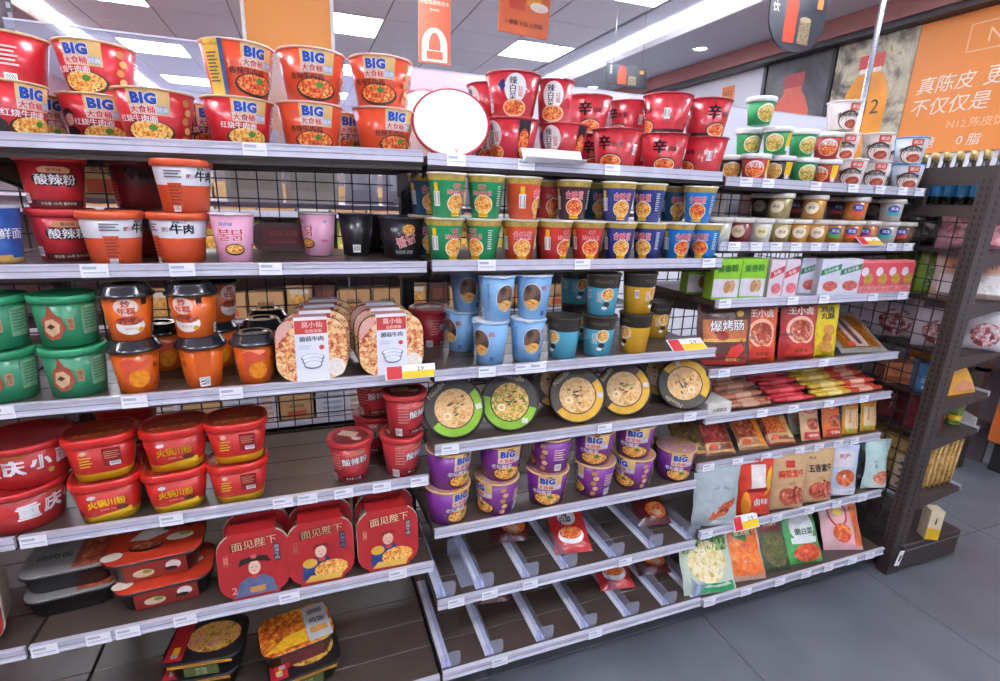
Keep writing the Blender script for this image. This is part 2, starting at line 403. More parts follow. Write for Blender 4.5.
# ---- hanging signs
def hang(name, x0, x1, z0, z1, y, face, specs, label, tilt=0, outline=None):
    o = empty(name, ((x0+x1)/2, y, z0)); tag(o, label, 'hanging sign'); o.rotation_euler = (0, tilt, 0)
    w = x1-x0; h = z1-z0
    if outline: 
        pts = outline(w, h); mb = MB(); mb.loft([[(a, -.004, b) for a, b in pts], [(a, .004, b) for a, b in pts]], face, smooth=False)
    else: mb = MB().box(-w/2, w/2, -.004, .004, 0, h, face)
    obj('panel', mb, o)
    for n, m in prints(specs(w, h), flat_map(-.004), False, True): obj(n, m, o)
    for sx in (-.35, .35): obj('wire', MB().tube([(sx*w, 0, h-.005), (sx*w, 0, ZC-z0-.002)], .0016, M('#9a9aa0', .3, metal=.8)), o)
    return o
salmon = M('#d0644a', .5, var=.06, scale=4)
def sg1(w, h):
    ring = [(math.cos(a)*w*.40, h*.2+math.sin(a)*h*.21) for a in [PI*k/12 for k in range(13)]]
    inn = [(math.cos(a)*w*.19, h*.2+math.sin(a)*h*.16) for a in [PI*k/12 for k in range(13)]]
    return [('P', 'arch_print', cream, ring+[(-w*.40, .012), (w*.40, .012)]), ('P', 'arch_print', salmon, inn+[(-w*.19, .08), (w*.19, .08)]), ('R', 'arch_print', salmon, 0, .05, w*.52, .05),
            ('T', 'lettering', cream, '真陈皮 更真实', 0, h*.76, .026), ('T', 'lettering', cream, '不仅仅是陈皮水', 0, h*.69, .026), ('T', 'lettering', pal, 'N12', 0, h*.9, .03), ('T', 'lettering', cream, '陈皮饮品', 0, h*.61, .014)]
hang('hanging_sign', 1.388, 1.60, 2.245, 2.76, 2.5, salmon, sg1, 'tall red-orange hanging sign printed with a white arch')
hang('hanging_sign', 1.755, 2.075, 2.345, 2.78, 2.0, M('#dd6a38', .5, var=.06, scale=4), lambda w, h: [('R', 'bottle_print', M('#c84428', .4), -.05, .25, .1, .24), ('R', 'bottle_print', amber, .055, .26, .09, .2), ('O', 'bottle_print', cream, .09, .16, .06, .025), ('T', 'lettering', cream, '0 蔗糖  0 脂  0 香精', 0, .06, .026, .005, 0, w*.9)], 'orange hanging sign with two bottles and white lettering', .04)
def dark_specs(w, h):
    return [('P', 'bottle_print', M('#c9442e', .4, var=.1), [(a-w*.12, b) for a, b in bottle_out(0, h*.12, w*.2, h*.95)]), ('R', 'bottle_print', redcap, -w*.12, h*.87, w*.11, h*.1),
            ('R', 'bottle_print', FOOD('carved_cup', ['#3a3028', '#7a6a50', '#a89878']), w*.14, h*.3, w*.2, h*.36), ('O', 'bottle_print', M('#9a8a6a', .5), w*.14, h*.48, w*.1, h*.04),
            ('R', 'logo_box', M('#e07a3c', .5), w*.36, h*.75, w*.1, h*.16), ('T', 'lettering', cream, '草\n本\n饮', -w*.4, h*.72, h*.4)]
hang('hanging_sign', 2.80, 3.155, 2.25, 2.40, 2.5, M('#1f242c', .4), dark_specs, 'small dark hanging sign on thin wires with red bottle')
def shield(w, h):
    r = w*.42; return [(w/2, h), (-w/2, h), (-w/2, r)] + [(-w/2+r-r*math.cos(a), r-r*math.sin(a)) for a in [PI/2*k/6 for k in range(1, 7)]] + [(w/2-r+r*math.sin(a), r-r*math.cos(a)) for a in [PI/2*k/6 for k in range(0, 7)]]
hang('hanging_sign', 2.79, 3.16, 2.165, 2.47, 1.0, M('#1f242c', .4), dark_specs, 'dark hanging sign with rounded bottom, red bottle and carved cup', 0, shield)
hang('hanging_sign', at_y(13, 15, 1.3).x-.3, at_y(13, 15, 1.3).x, at_y(6, 32, 1.3).z, at_y(6, 32, 1.3).z+.45, 1.3, M('#3a3238', .5), lambda w, h: [('R', 'small_print', M('#8a8890', .5), w*.36+dx, h*(.12+.07*q), .012, .018) for q in range(11) for dx in (0, .035)], 'dark brown hanging sign above the left end of the shelving')
# red-orange sign band on the left wall
o = obj('wall_sign', MB().box(X0+.001, X0+.02, 1.5, 8.0, 1.9, 2.62, M('#e2684a', .5, var=.06, scale=1.5))); tag(o, 'long red-orange sign band on the left wall', 'wall sign')

# ================================================================== shelving
deck_m = M('#4e423c', .28, var=.10, scale=14, name='dark_brown_steel'); frame_m = M('#2b2a2e', .45, var=.06, name='black_steel'); brown = M('#3a302d', .5, var=.08, scale=10, name='brown_steel')
rail_m = M('#d2d2e0', .2, metal=.1, coat=.6, var=.05, name='price_rail_plastic'); rail_d = M('#8b8a99', .3, metal=.3, name='price_rail_groove')
YB = .415
SH = {'A1': (.085, 1.506), 'A2': (.049, 1.245), 'A3': (.016, .971), 'A4': (.029, .667), 'A5': (-.025, .429), 'A6': (-.105, .118),
      'B1': (.072, 1.500), 'B2': (.024, 1.251), 'B3': (-.004, .977), 'B4': (-.006, .769), 'B5': (-.007, .516), 'B6': (-.045, .310), 'B7': (-.107, .126),
      'C1': (.058, 1.488), 'C2': (.052, 1.297), 'C3': (.028, 1.123), 'C4': (.013, .898), 'C5': (.003, .741), 'C6': (.004, .567), 'C7': (-.050, .345), 'C8': (-.110, .121)}
for _k in '123456': SH['Z'+_k] = SH['A'+_k]
BX = {'Z': (-.9, 0), 'A': (0, .9), 'B': (.9, 1.8), 'C': (1.8, 2.7)}
W9 = .9
TILT = .021   # the top shelf of the left bays hangs lower at its left end
def deck_z(k, x=None):
    z = SH[k][1]-(.015 if k in ('A1', 'Z1') else .006)
    if k in ('A1', 'Z1') and x is not None: z -= TILT*(.9-x)
    return z
_plank = {}
def plank(d):
    k = round(d, 4)
    if k not in _plank: _plank[k] = MB().bev(.004, W9-.004, .0012, k-.0012, -.02, 0, .001, deck_m).mesh('deck_plank')
    return _plank[k]
rail_me = MB()
rail_me.box(.004, W9-.004, -.004, .004, -.027, 0, rail_m); rail_me.box(.004, W9-.004, -.0075, -.004, -.0035, 0, rail_m); rail_me.box(.004, W9-.004, -.0075, -.004, -.027, -.0235, rail_m); rail_me.box(.004, W9-.004, -.0046, -.0035, -.016, -.014, rail_d)
rail_me = rail_me.mesh('price_rail')
upright_me = MB().box(-.019, .019, -.022, .022, 0, 1.56, frame_m)
for k in range(58):
    z = .1+k*.025
    for sx in (-.009, .009): upright_me.box(sx-.002, sx+.002, -.0228, -.022, z, z+.013, M('#0c0c0e', .8))
upright_me = upright_me.mesh('upright')
def wire_panel(w, z0, z1, step=.0515, t=.0017):
    mb = MB(); n = int(w/step)
    for i in range(n+1): x = (w-n*step)/2+i*step; mb.box(x-t, x+t, -t, t, z0, z1, frame_m)
    m = int((z1-z0)/step)
    for j in range(m+1): z = z0+j*step; mb.box(0, w, -t*2.6, -t*.6, z-t, z+t, frame_m)
    return mb
mesh_me = wire_panel(.86, .14, 1.475).mesh('wire_mesh')
def bracket_me(d):
    mb = MB(); P = [(0, 0), (d, 0), (d, -.018), (.06, -.06), (0, -.075)]
    mb.loft([[(-.002, -a, b) for a, b in P], [(.002, -a, b) for a, b in P]], frame_m, smooth=False); return mb
REAR = [1.365, .20]
bays = {}
names = {'Z': 'dark steel shelf bay with wire back next to the green tubs', 'A': 'dark steel shelf bay with wire back, stocked with red noodle bowls and tubs', 'B': 'dark steel shelf bay with wire back, holding cup noodles and purple bowls', 'C': 'dark steel shelf bay with wire back, holding jars, bags and sausages'}
for b in 'ZABC':
    x0 = BX[b][0]; bay = empty('shelf_bay', (x0, YB, 0)); tag(bay, names[b], 'shelf', 'bays of the long shelving run'); bays[b] = bay
    obj('upright', upright_me, bay, (.0195, .03, 0))
    if b == 'C': obj('upright', upright_me, bay, (W9-.0195, .03, 0))
    obj('wire_mesh', mesh_me, bay, (.02, .03, 0))
    obj('kick_plate', MB().box(.002, W9-.002, -.30, -.28, 0, .09, M('#1d1c1f', .6)).box(.002, W9-.002, .28, .30, 0, .09, M('#1d1c1f', .6)), bay)
    for k in [k for k in SH if k[0] == b]:
        yf, zt = SH[k]; d = YB-yf; dz = deck_z(k)
        sh = obj('shelf', MB().box(.006, W9-.006, -d+.006, -d+.02, -.03, -.0205, brown).box(.006, W9-.006, -d/2-.01, -d/2+.01, -.034, -.0205, brown).box(.006, W9-.006, -.02, -.004, -.034, -.0205, brown), bay, (0, 0, dz if k not in ('A1', 'Z1') else deck_z(k, x0)), (0, -TILT if k in ('A1', 'Z1') else 0, 0))
        n = 5 if d > .45 else 4
        for q in range(n): obj('deck_plank', plank((d-.006)/n), sh, (0, -d+.006+q*(d-.006)/n, 0))
        obj('price_rail', rail_me, sh, (0, -d, zt-dz))
        br = bracket_me(d-.03).mesh('bracket')
        for sx in (.012, W9-.012): obj('bracket', br, sh, (sx, 0, -.022))
    for z in REAR:
        sh = obj('rear_shelf', MB().box(.006, W9-.006, .05, .36, -.014, 0, M('#a79ca8', .5)).box(.004, W9-.004, .36, .368, -.022, .006, rail_m), bay, (0, 0, z))
# clear and milky acrylic guard along the top, with its pole
clear = CLEAR('clear_acrylic', '#e8eefc', .80, .12); milky = M('#e3e6f4', .35, var=.02, name='milky_acrylic')
for nm, xa, xb, mt, lb in (('guard_panel', .01, .925, clear, 'clear acrylic guard panel standing along the back of the top shelf'), ('guard_panel', .93, 1.83, milky, 'milky white acrylic guard panel behind the red noodle bowls'), ('guard_panel', 1.835, 2.69, milky, 'milky white acrylic guard panel behind the white-lidded cups')):
    o = empty(nm, (xa, YB-.006, deck_z('A1')-.01)); tag(o, lb, 'panel', None)
    obj('sheet', MB().box(0, xb-xa, -.002, .002, .01, .27, mt), o); obj('edge_strip', MB().box(0, xb-xa, -.003, .003, .27, .274, M('#c9cddb', .25)), o)
    for sx in (.12, xb-xa-.12): obj('clip', MB().box(sx-.012, sx+.012, -.008, .008, -.004, .03, frame_m), o)
tag(obj('steel_pole', MB().tube([(2.795, .43, 0), (2.795, .43, ZC)], .011, M('#b8bcc6', .25, metal=.9), 12)), 'thin silver pole standing at the end of the shelving', 'pole')

# price tags slipped into the rails
ORD = ('first', 'second', 'third', 'fourth', 'fifth', 'sixth', 'seventh', 'eighth', 'ninth', 'tenth', 'eleventh', 'twelfth')
def nth(i): return ORD[i] if i < 12 else ('twenty-first', 'twentieth', 'nineteenth', 'eighteenth', 'seventeenth', 'sixteenth', 'fifteenth', 'fourteenth', 'thirteenth')[::-1][min(i-12, 8)]
def lines_mat():
    k = ('lines',)
    if k in _mats: return _mats[k]
    m = BARS('tag_print', '#eff1f6', '#c3c8d6', 46, 'Z'); _mats[k] = m; return m
tag_me = MB().box(-.0235, .0235, -.0012, 0, -.0135, .0135, M('#f1f3f8', .4, var=.02)).mesh('tag_card')
tagl_me = MB().box(-.02, .02, -.0016, -.0012, -.009, -.002, lines_mat()).box(-.02, .004, -.0016, -.0012, .003, .009, M('#b9bfd0', .5)).mesh('tag_print')
TAGS = {'A1': [252], 'B1': [457, 523, 613], 'C1': [743, 765, 812, 852, 876, 900, 916], 'A2': [95, 187, 274], 'B2': [485, 580, 705], 'C2': [734, 754, 774, 793, 813, 831, 889, 905],
        'A3': [5, 137, 231], 'B3': [486, 520, 534], 'C3': [724, 790, 822, 871, 901], 'B4': [448, 602, 690], 'C4': [722, 820], 'C5': [760, 793, 828, 862], 'A4': [20, 175, 283, 308, 343, 382, 418],
        'C6': [708, 737, 764, 796, 818, 835, 852], 'A5': [38, 104, 127, 188, 290, 397], 'B6': [456, 490, 532, 622], 'C7': [706, 776, 806, 835, 860], 'B7': [501, 594], 'C8': [708, 745, 777, 803, 827, 850, 868], 'A6': [415]}
SHNAME = {'A1': 'under the stacked big red and orange bowls', 'B1': 'under the red bowls with white circles', 'C1': 'under the white-lidded cups', 'A2': 'under the hot-and-sour noodle tubs', 'B2': 'under the green, orange and blue noodle cups', 'C2': 'under the jars with oval labels',
          'A3': 'under the green tubs and orange cups', 'B3': 'under the light blue cups', 'C3': 'under the upright green and white boxes', 'B4': 'under the bowls lying on their sides', 'C4': 'under the standing snack bags', 'C5': 'under the sausage sticks', 'A4': 'under the red and yellow tubs',
          'C6': 'under the packs of vacuum-sealed snacks', 'A5': 'under the standing red meal boxes', 'B6': 'at the front of the divided tray shelf', 'C7': 'under the kraft paper pouches', 'B7': 'at the lowest divided shelf', 'C8': 'under the lowest row of pickle bags', 'A6': 'at the lowest shelf below the red meal boxes'}
for k, L in TAGS.items():
    yf, zt = SH[k]
    for ti, px in enumerate(L):
        # py on the rail found by walking along it
        lo, hi = BX[k[0]]; best = None
        for it in range(60):
            X = lo+.03+(hi-lo-.06)*it/59; d = Vector((X, yf, zt-.0135))-CAM
            u = 500+F_PX*d.dot(RX)/d.dot(_f)
            if best is None or abs(u-px) < best[0]: best = (abs(u-px), X)
        o = empty('price_tag', (best[1]+random.uniform(-.002, .002), yf-.0085, deck_z(k, best[1])+zt-deck_z(k)-.0135), (0, random.uniform(-.02, .02), 0))
        tag(o, 'white price tag '+SHNAME[k]+(', '+nth(ti)+' from the green-tub side' if len(L) > 1 else ''), 'price tag', 'price tags '+SHNAME[k])
        obj('tag_card', tag_me, o); obj('tag_print', tagl_me, o)
# promo cards
def promo(loc, rot, lab, w=.12, h=.035):
    o = empty('promo_card', loc, rot); tag(o, lab, 'price card')
    obj('card', MB().box(-w/2, w/2, -.001, .001, 0, h, WHITE), o)
    for n, m in prints([('R', 'print', M('#cf2a34', .4), -w*.32, h*.5, w*.3, h*.9), ('R', 'print', YEL, w*.16, h*.3, w*.64, h*.5), ('T', 'lettering', BLACK, '2.9', w*.2, h*.68, h*.28)], flat_map(-.001), False): obj(n, m, o)
p = at_y(411, 374, SH['A3'][0]-.02); promo((p.x, p.y, .960), (-.35, 0, 0), 'red and yellow promotion card on the rail below the meal boxes', .125)
p = at_y(692, 352, SH['B3'][0]-.01); promo((p.x, p.y+.004, .974), (-1.0, 0, 0), 'red and yellow promotion card lying at the end below yellow cups', .13, .05)
p = at_y(746, 523, SH['C7'][0]-.01); promo((p.x, p.y-.01, .325), (-.5, 0, 0), 'red and yellow promotion card below the red snack pouch', .11, .05)
p = at_y(871, 243, SH['C2'][0]-.01); promo((p.x, p.y-.01, 1.29), (-.9, 0, 0), 'red and yellow promotion card below the dessert cups', .11, .04)
p = at_y(553, 160, .06); o = empty('sign_holder', (p.x, .052, 1.494), (-.6, 0, 0)); tag(o, 'blank white card holder leaning in front of the red bowls', 'card holder')
obj('card', MB().box(-.085, .085, -.001, .001, 0, .04, M('#dcdbe6', .4)), o); obj('foot', MB().box(-.085, .085, -.02, 0, -.002, .0, M('#c6c6d2', .3)), o)
p = at_y(714, 408, .0); o = empty('sign_box', (1.868, .022, deck_z('C5')+.0)); tag(o, 'small white paper box with black writing between the sausages and bowls', 'box')
obj('box', MB().bev(-.05, .05, -.012, .13, .001, .042, .002, M('#d9d6cf', .6)), o)
for n, m in prints([('T', 'lettering', BLACK, '火腿肠类', 0, .018, .014, .01)], flat_map(-.012), False): obj(n, m, o)

# clear dividers on the two lowest shelves of the middle bay
acr = CLEAR('divider', '#eef2ff', .82, .1); strip_m = M('#e6e8f0', .3, name='white_divider_base')
dv_fin = MB().box(-.001, .001, 0, .36, .002, .055, acr).mesh('fin')
dv_base = MB().box(-.0135, .0135, .004, .36, 0, .0025, strip_m).mesh('base_strip')
dv_stop = MB().loft([[(a, 0, b) for a, b in rrect(.055, .05, .012, 3, .012, .026)], [(a, .002, b) for a, b in rrect(.055, .05, .012, 3, .012, .026)]], acr, smooth=False).mesh('front_stop')
for k, L in (('B6', ((434, 600), (481, 589), (526, 577), (565, 568), (612, 556), (650, 546), (690, 536))), ('B7', ((441, 667), (490, 655), (541, 641), (585, 628), (627, 615), (664, 603), (697, 591)))):
    for di, (px, py) in enumerate(L):
        p = at_z(px, py, deck_z(k)+.002); x = min(max(p.x, .92), 1.785)
        o = empty('shelf_divider', (x, SH[k][0]+.012, deck_z(k)+.0005)); tag(o, nth(di)+' clear divider from the red meal boxes on the '+('lowest' if k == 'B7' else 'second lowest')+' shelf', 'divider', 'dividers on the '+('lowest' if k == 'B7' else 'second lowest')+' shelf of the middle bay')
        obj('fin', dv_fin, o); obj('base_strip', dv_base, o); obj('front_stop', dv_stop, o)
o = empty('tray_stop', (1.005, .02, deck_z('B6')+.0005)); tag(o, 'clear plastic pusher tray lying on the empty divided shelf', 'tray'); obj('tray', MB().box(-.022, .022, -.03, .13, 0, .003, acr).box(-.022, .022, .128, .131, .003, .05, acr), o)
p = at_z(418, 610, deck_z('B6')); 

# ---- end-of-aisle rack, its wire back towards the run of shelves, shelves running away to the right
ER = empty('end_rack', (2.74, -.11, 0)); tag(ER, 'brown steel end rack with wire back and slotted post', 'shelf')
EL = .98
def post_mb():
    mb = MB().box(-.02, .05, -.022, .022, 0, 1.56, brown)
    for k in range(60):
        z = .12+k*.0235
        for sy in (-.009, .009): mb.box(-.0208, -.0195, sy-.0025, sy+.0025, z, z+.013, M('#0c0c0e', .8))
        mb.box(.012, .017, -.0228, -.0215, z, z+.013, M('#0c0c0e', .8))
    return mb.mesh('upright')
pm = post_mb(); obj('upright', pm, ER); obj('upright', pm, ER, (0, EL, 0))
obj('wire_mesh', MB().add([], [], frame_m) or wire_panel(EL-.05, .14, 1.40), ER, (.02, .025, 0), (0, 0, PI/2))
tp = MB()
for a in ((0, EL, 1.395, 1.43), (0, EL, 1.50, 1.56)): tp.box(-.012, .012, a[0]+.02, a[1]-.02, a[2], a[3], brown)
for k in range(4): y = .20+k*.20; tp.box(-.010, .010, y-.016, y+.016, 1.43, 1.50, brown)
obj('top_crossbar', tp, ER)
obj('base_deck', MB().bev(.03, .39, -.03, EL+.03, .015, .13, .004, brown).box(.05, .36, -.01, EL, 0, .015, frame_m).box(.03, .392, -.032, -.028, .10, .106, M('#6a605c', .4)), ER)
EZ = [.325, .585, .735, .905, 1.10, 1.28, 1.435]
for z in EZ:
    d = .34
    sh = obj('shelf', MB().box(.05, d, .0, EL, -.012, 0, brown), ER, (0, 0, z))
    P = [(.03, -.001), (d, -.001), (d, -.016), (.10, -.055), (.03, -.065)]
    bm_ = MB().loft([[(a, -.006, b) for a, b in P], [(a, .0, b) for a, b in P]], brown, smooth=False).mesh('bracket')
    obj('bracket', bm_, sh); obj('bracket', bm_, sh, (0, EL, 0))
    obj('front_lip', MB().box(d, d+.012, -.004, EL, -.014, .008, CLEAR('lip', '#dfe4f2', .4, .15)), sh)
o = empty('label_holder', (2.735, -.148, .055), (.0, .25, .1)); tag(o, 'white plastic label holder clipped at the foot of the slotted post', 'label holder')
obj('plate', MB().box(-.016, .016, -.003, 0, 0, .065, WHITE), o); obj('slot', MB().box(-.007, .007, -.0036, -.003, .02, .046, BLACK), o)

# ================================================================== goods: kinds
def cup(Rt, Rb, h, bands, art, lid='paper', lidm=None, rim=None, n=28, th=0):
    k = Kind(h, Rt+{'dome': .0078, 'plastic': .0042}.get(lid, .003)); hb = h-{'dome': .022, 'plastic': .005}.get(lid, 0); prof = [(Rb-.004, .0), (Rb, .0015)]; mats = [bands[0][1]]
    for fr, m in bands:
        z1 = hb*fr; prof.append((Rb+(Rt-Rb)*fr, z1)); mats.append(m)
    k.part('cup_body', MB().lathe(prof, mats, n))
    rim = rim or M('#e9e2da', .4)
    if lid == 'paper':
        k.part('rim', MB().lathe([(Rt-.001, h-.004), (Rt+.002, h-.003), (Rt+.0028, h-.0008), (Rt+.0018, h+.001), (Rt-.002, h+.001)], rim, n, cap0=False, cap1=False))
        tb = MB().lathe([(Rt-.001, h-.001), (Rt-.002, h+.0005)], lidm or WHITE, n)
        tb.add([(-.011, -Rt+.001, h+.0004), (.011, -Rt+.001, h+.0004), (.008, -Rt-.009, h-.002), (-.008, -Rt-.009, h-.002)], [(0, 1, 2, 3), (3, 2, 1, 0)], lidm or WHITE)
        k.part('lid', tb)
    elif lid == 'plastic':
        k.part('lid', MB().lathe([(Rt+.0005, h-.015), (Rt+.0035, h-.014), (Rt+.004, h-.003), (Rt+.0022, h), (Rt-.004, h), (Rt-.006, h-.003), (Rt*.2, h-.003)], lidm, n))
    elif lid == 'dome':
        k.part('lid', MB().lathe([(Rt+.001, h-.026), (Rt+.007, h-.025), (Rt+.0075, h-.020), (Rt+.002, h-.017), (Rt-.004, h-.004), (Rt-.008, h-.001), (Rt*.5, h-.001), (Rt*.45, h-.004)], lidm, n))
    k.art(prints(art, cone_map(Rb, Rt, hb, th)))
    return k
def bar(u, v, w=.02, h=.022): return [('R', 'barcode', M('#eeeeee', .5), u, v, w, h), ('R', 'barcode', BARS(), u, v+.001, w*.84, h*.7)]
def note(u, v, w, h, m=None, n=5):
    m = m or M('#e8c8c0', .5); o = []
    for i in range(n): o.append(('R', 'small_print', m, u-(.08*w if i % 2 else 0), v+h/2-h*(i+.5)/n, w*(.84 if i % 2 else 1), h/n*.45))
    return o
def outl(part, s, u, v, h, m1, m2, b=.03, rot=0, mw=None): return [('T', part, m2, s, u, v, h*1.10, b+.035, rot, mw*1.05 if mw else None), ('T', part, m1, s, u, v, h, b, rot, mw)]
tan = M('#e6c07c', .45, var=.15, scale=20)
def art_big(food, flavor, ftxt=None, person=False, panel=False, ingr=True):
    a = [('R', 'logo_patch', tan, .006, .083, .07, .046)]
    a += outl('logo', 'BIG', -.002, .0905, .0215, BLUE, WHITE, .065)
    a += [('R', 'logo_patch', M('#f0dcd2', .45), -.006, .0695, .046, .0165), ('R', 'logo_patch', M('#a8b8d8', .45), .028, .0705, .02, .014), ('T', 'logo', M('#d02a2c', .4), '大食桶', -.006, .0695, .0135, .025), ('T', 'logo', WHITE, '劲爽', .028, .0705, .010, .02)]
    a += [('O', 'picture', M('#3a201a', .4), .002, .027, .047, .024), ('O', 'picture', food, .002, .029, .042, .020), ('O', 'picture', M('#4f8a35', .5), .008, .036, .008, .006)]
    a += [('T', 'flavor_lettering', ftxt or WHITE, flavor, -.018, .0525, .0135, .03)]
    if ingr:
        for i in range(5): a.append(('O', 'picture', tan if i % 2 else M('#c88a50', .5), .072+.006*(i % 2), .09-.018*i, .0085, .0075))
    a += bar(.118, .022) + note(.118, .065, .03, .04)
    if person: a += [('P', 'figure_print', M('#2a1c20', .5), [(-.085, 0.002), (-.045, .002), (-.047, .035), (-.06, .045), (-.078, .04)]), ('O', 'figure_print', M('#e8c4b0', .5), -.063, .058, .0095, .014), ('P', 'figure_print', M('#201a1c', .5), [(-.076, .06), (-.07, .077), (-.056, .077), (-.05, .064), (-.06, .069)]), ('T', 'flavor_lettering', WHITE, '个味', -.075, .013, .014, .02)]
    if panel: a += [('R', 'info_panel', M('#e8bd52', .45), -.083, .055, .032, .106), ('R', 'info_panel', M('#3a5a8c', .45), -.063, .055, .008, .106)] + note(-.083, .055, .022, .06, M('#6a5a38', .5), 9) + [('T', 'info_panel', M('#b8862a', .5), 'noodles', -.083, .098, .008, .02)]
    return a
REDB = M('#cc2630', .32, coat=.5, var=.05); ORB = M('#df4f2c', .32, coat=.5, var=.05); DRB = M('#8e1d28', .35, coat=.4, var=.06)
kraft_rim = M('#d9b48a', .5); pink_rim = M('#e8b8aa', .5)
K = {}
K['big_red'] = cup(.074, .056, .110, [(1, REDB)], art_big(NOODLE, '红烧牛肉面'), rim=kraft_rim)
K['big_photo'] = cup(.074, .056, .110, [(1, REDB)], art_big(NOODLE, '红烧牛肉面', person=True, ingr=False), rim=kraft_rim)
K['big_orange'] = cup(.074, .056, .110, [(1, ORB)], art_big(NOODR, '香辣牛肉面', M('#3a2018', .5)), rim=pink_rim)
K['big_panel'] = cup(.074, .056, .110, [(1, ORB)], art_big(NOODR, '香辣牛肉面', M('#3a2018', .5), panel=True), rim=pink_rim)
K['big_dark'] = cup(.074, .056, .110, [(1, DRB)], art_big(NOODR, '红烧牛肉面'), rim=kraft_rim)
PUR = M('#7a2f8e', .32, coat=.5, var=.06)
K['big_purple'] = cup(.069, .053, .110, [(1, PUR)], art_big(NOODLE, '老坛酸菜', WHITE), rim=M('#e0b878', .4), lidm=FOOD('printed_lid', ['#7a4a2a', '#caa060', '#a86a9a', '#e8d0a0'], 40))
# kimchi bowl and spicy ramen bowl
KRED = M('#c22a38', .32, coat=.5, var=.06)
ak = [('O', 'badge', WHITE, 0, .066, .027, .034), ('T', 'lettering', BLACK, '辣\n白\n菜', -.006, .066, .052, .03), ('T', 'lettering', M('#c04030', .5), '拉\n面', .013, .06, .024, .01), ('O', 'picture', M('#e8c0a0', .4), .0, .022, .032, .021), ('O', 'picture', NOODR, 0, .022, .028, .017), ('P', 'picture', M('#2c3f78', .4), [(-.044, .075), (-.028, .09), (-.024, .07), (-.034, .058)]), ('R', 'picture', M('#2a1a20', .4), .085, .055, .03, .09), ('O', 'picture', NOODR, .085, .045, .014, .035)] + bar(-.075, .024)
K['kimchi'] = cup(.070, .051, .106, [(1, KRED)], ak, rim=M('#b04048', .4))
K['kimchi_cup'] = cup(.050, .040, .106, [(1, KRED)], [(x[0], x[1], x[2])+tuple(x[3:]) for x in ak[:5]], rim=M('#b04048', .4))
SRED = M('#bf2a36', .33, coat=.5, var=.10, scale=60)
sh_art = [('T', 'lettering', BLACK, '辛', -.012, .066, .036, .05), ('T', 'lettering', BLACK, '拉面', .024, .062, .013, .02), ('O', 'picture', BLACK, .006, .017, .036, .022), ('O', 'picture', M('#e6c0a0', .4), .006, .017, .033, .019), ('O', 'picture', NOODR, .006, .018, .029, .015)] + bar(.08, .05, .016, .028)
K['shin'] = cup(.069, .052, .104, [(.1, M('#2a1416', .4)), (1, SRED)], sh_art, rim=M('#a83a40', .4))
# small white-lidded cups
def wcup(body, food, word, wm, panel=None):
    a = [('O', 'picture', WHITE, 0, .036, .029, .026), ('O', 'picture', food, 0, .034, .027, .023), ('T', 'lettering', wm, word, 0, .05, .017, .035)]
    if panel: a += [('R', 'info_panel', panel, .048, .045, .022, .04)] + bar(.048, .018, .018, .012)
    a = [tuple(x[:3])+((x[3], x[4]*.93)+tuple(x[5:]) if x[0] != 'T' else (x[3], x[4], x[5]*.93)+tuple(x[6:])) for x in a]; return cup(.041, .032, .080, [(1, body)], a, 'plastic', M('#eef0f2', .35), n=20)
K['w_green'] = wcup(M('#2f9e5a', .4), SALAD, '粉丝', M('#f4e8a0', .5), YEL); K['w_red'] = wcup(M('#b8342e', .4), NOODR, '米线', WHITE, YEL); K['w_black'] = wcup(M('#2c2a2c', .4), NOODLE, '酸辣粉', M('#f0d890', .5), YEL)
def bowl_w(body, edge):
    a = [('R', 'picture', edge, -.062, .045, .008, .084), ('O', 'picture', M('#5a4038', .4), .002, .030, .034, .030), ('O', 'picture', M('#e8dcd4', .4), .005, .027, .032, .026), ('O', 'picture', MEAT, .012, .018, .022, .014), ('R', 'logo_patch', M('#c9443a', .4), .014, .070, .034, .020), ('T', 'lettering', M('#f2d8c8', .5), '粥道', .014, .070, .012, .03), ('T', 'lettering', BLACK, '皮蛋瘦肉粥', .0, .046, .013, .04)]
    return cup(.049, .039, .088, [(1, body)], a, 'paper', WHITE, edge, n=22)
K['w_grey'] = bowl_w(M('#d6cbc6', .4), M('#e8e4e2', .4)); K['w_blue'] = bowl_w(M('#c9cfd6', .4), M('#4ea6dc', .4))
# hot-and-sour tub, beef tub
sl = [('P', 'ribbon', M('#d89a68', .45), [(-.026, .079), (-.024, .071), (.024, .071), (.026, .079), (.016, .0835), (-.016, .0835)]), ('T', 'ribbon', M('#5a2018', .5), '重庆味', 0, .077, .007, .02)]
for i, u in enumerate((-.023, 0, .023)): sl.append(('O', 'badge', BLACK, u, .058, .0155, .013))
sl += [('T', 'lettering', WHITE, '酸辣粉', 0, .058, .021, .035), ('R', 'band', M('#4a1a1c', .45), 0, .010, .10, .013), ('T', 'band', M('#e8d8c8', .5), '净含量 140克 重庆风味', 0, .010, .006)] + bar(-.06, .02, .015, .02)
K['suanla'] = cup(.058, .0465, .108, [(1, M('#b82830', .33, coat=.4, var=.06))], sl, 'plastic', M('#c9373a', .35))
ob = [('T', 'lettering', BLACK, '牛肉', .0, .075, .020, .05), ('T', 'lettering', BLACK, '麻辣人工', -.004, .089, .006, .02), ('T', 'lettering', M('#8a2018', .5), '肥汁', -.028, .074, .009, .03), ('R', 'info_panel', M('#c9502c', .45), -.06, .035, .026, .05)] + note(-.06, .036, .022, .04, M('#8a3018', .5), 6) + note(-.06, .078, .03, .018, M('#6a6a70', .5), 3) + bar(-.06, .008, .014, .012)
K['beef'] = cup(.056, .044, .108, [(.54, M('#d9552c', .34, coat=.4, var=.05)), (1, M('#d9dbe2', .35, coat=.3))], ob, 'plastic', M('#e0603a', .35))
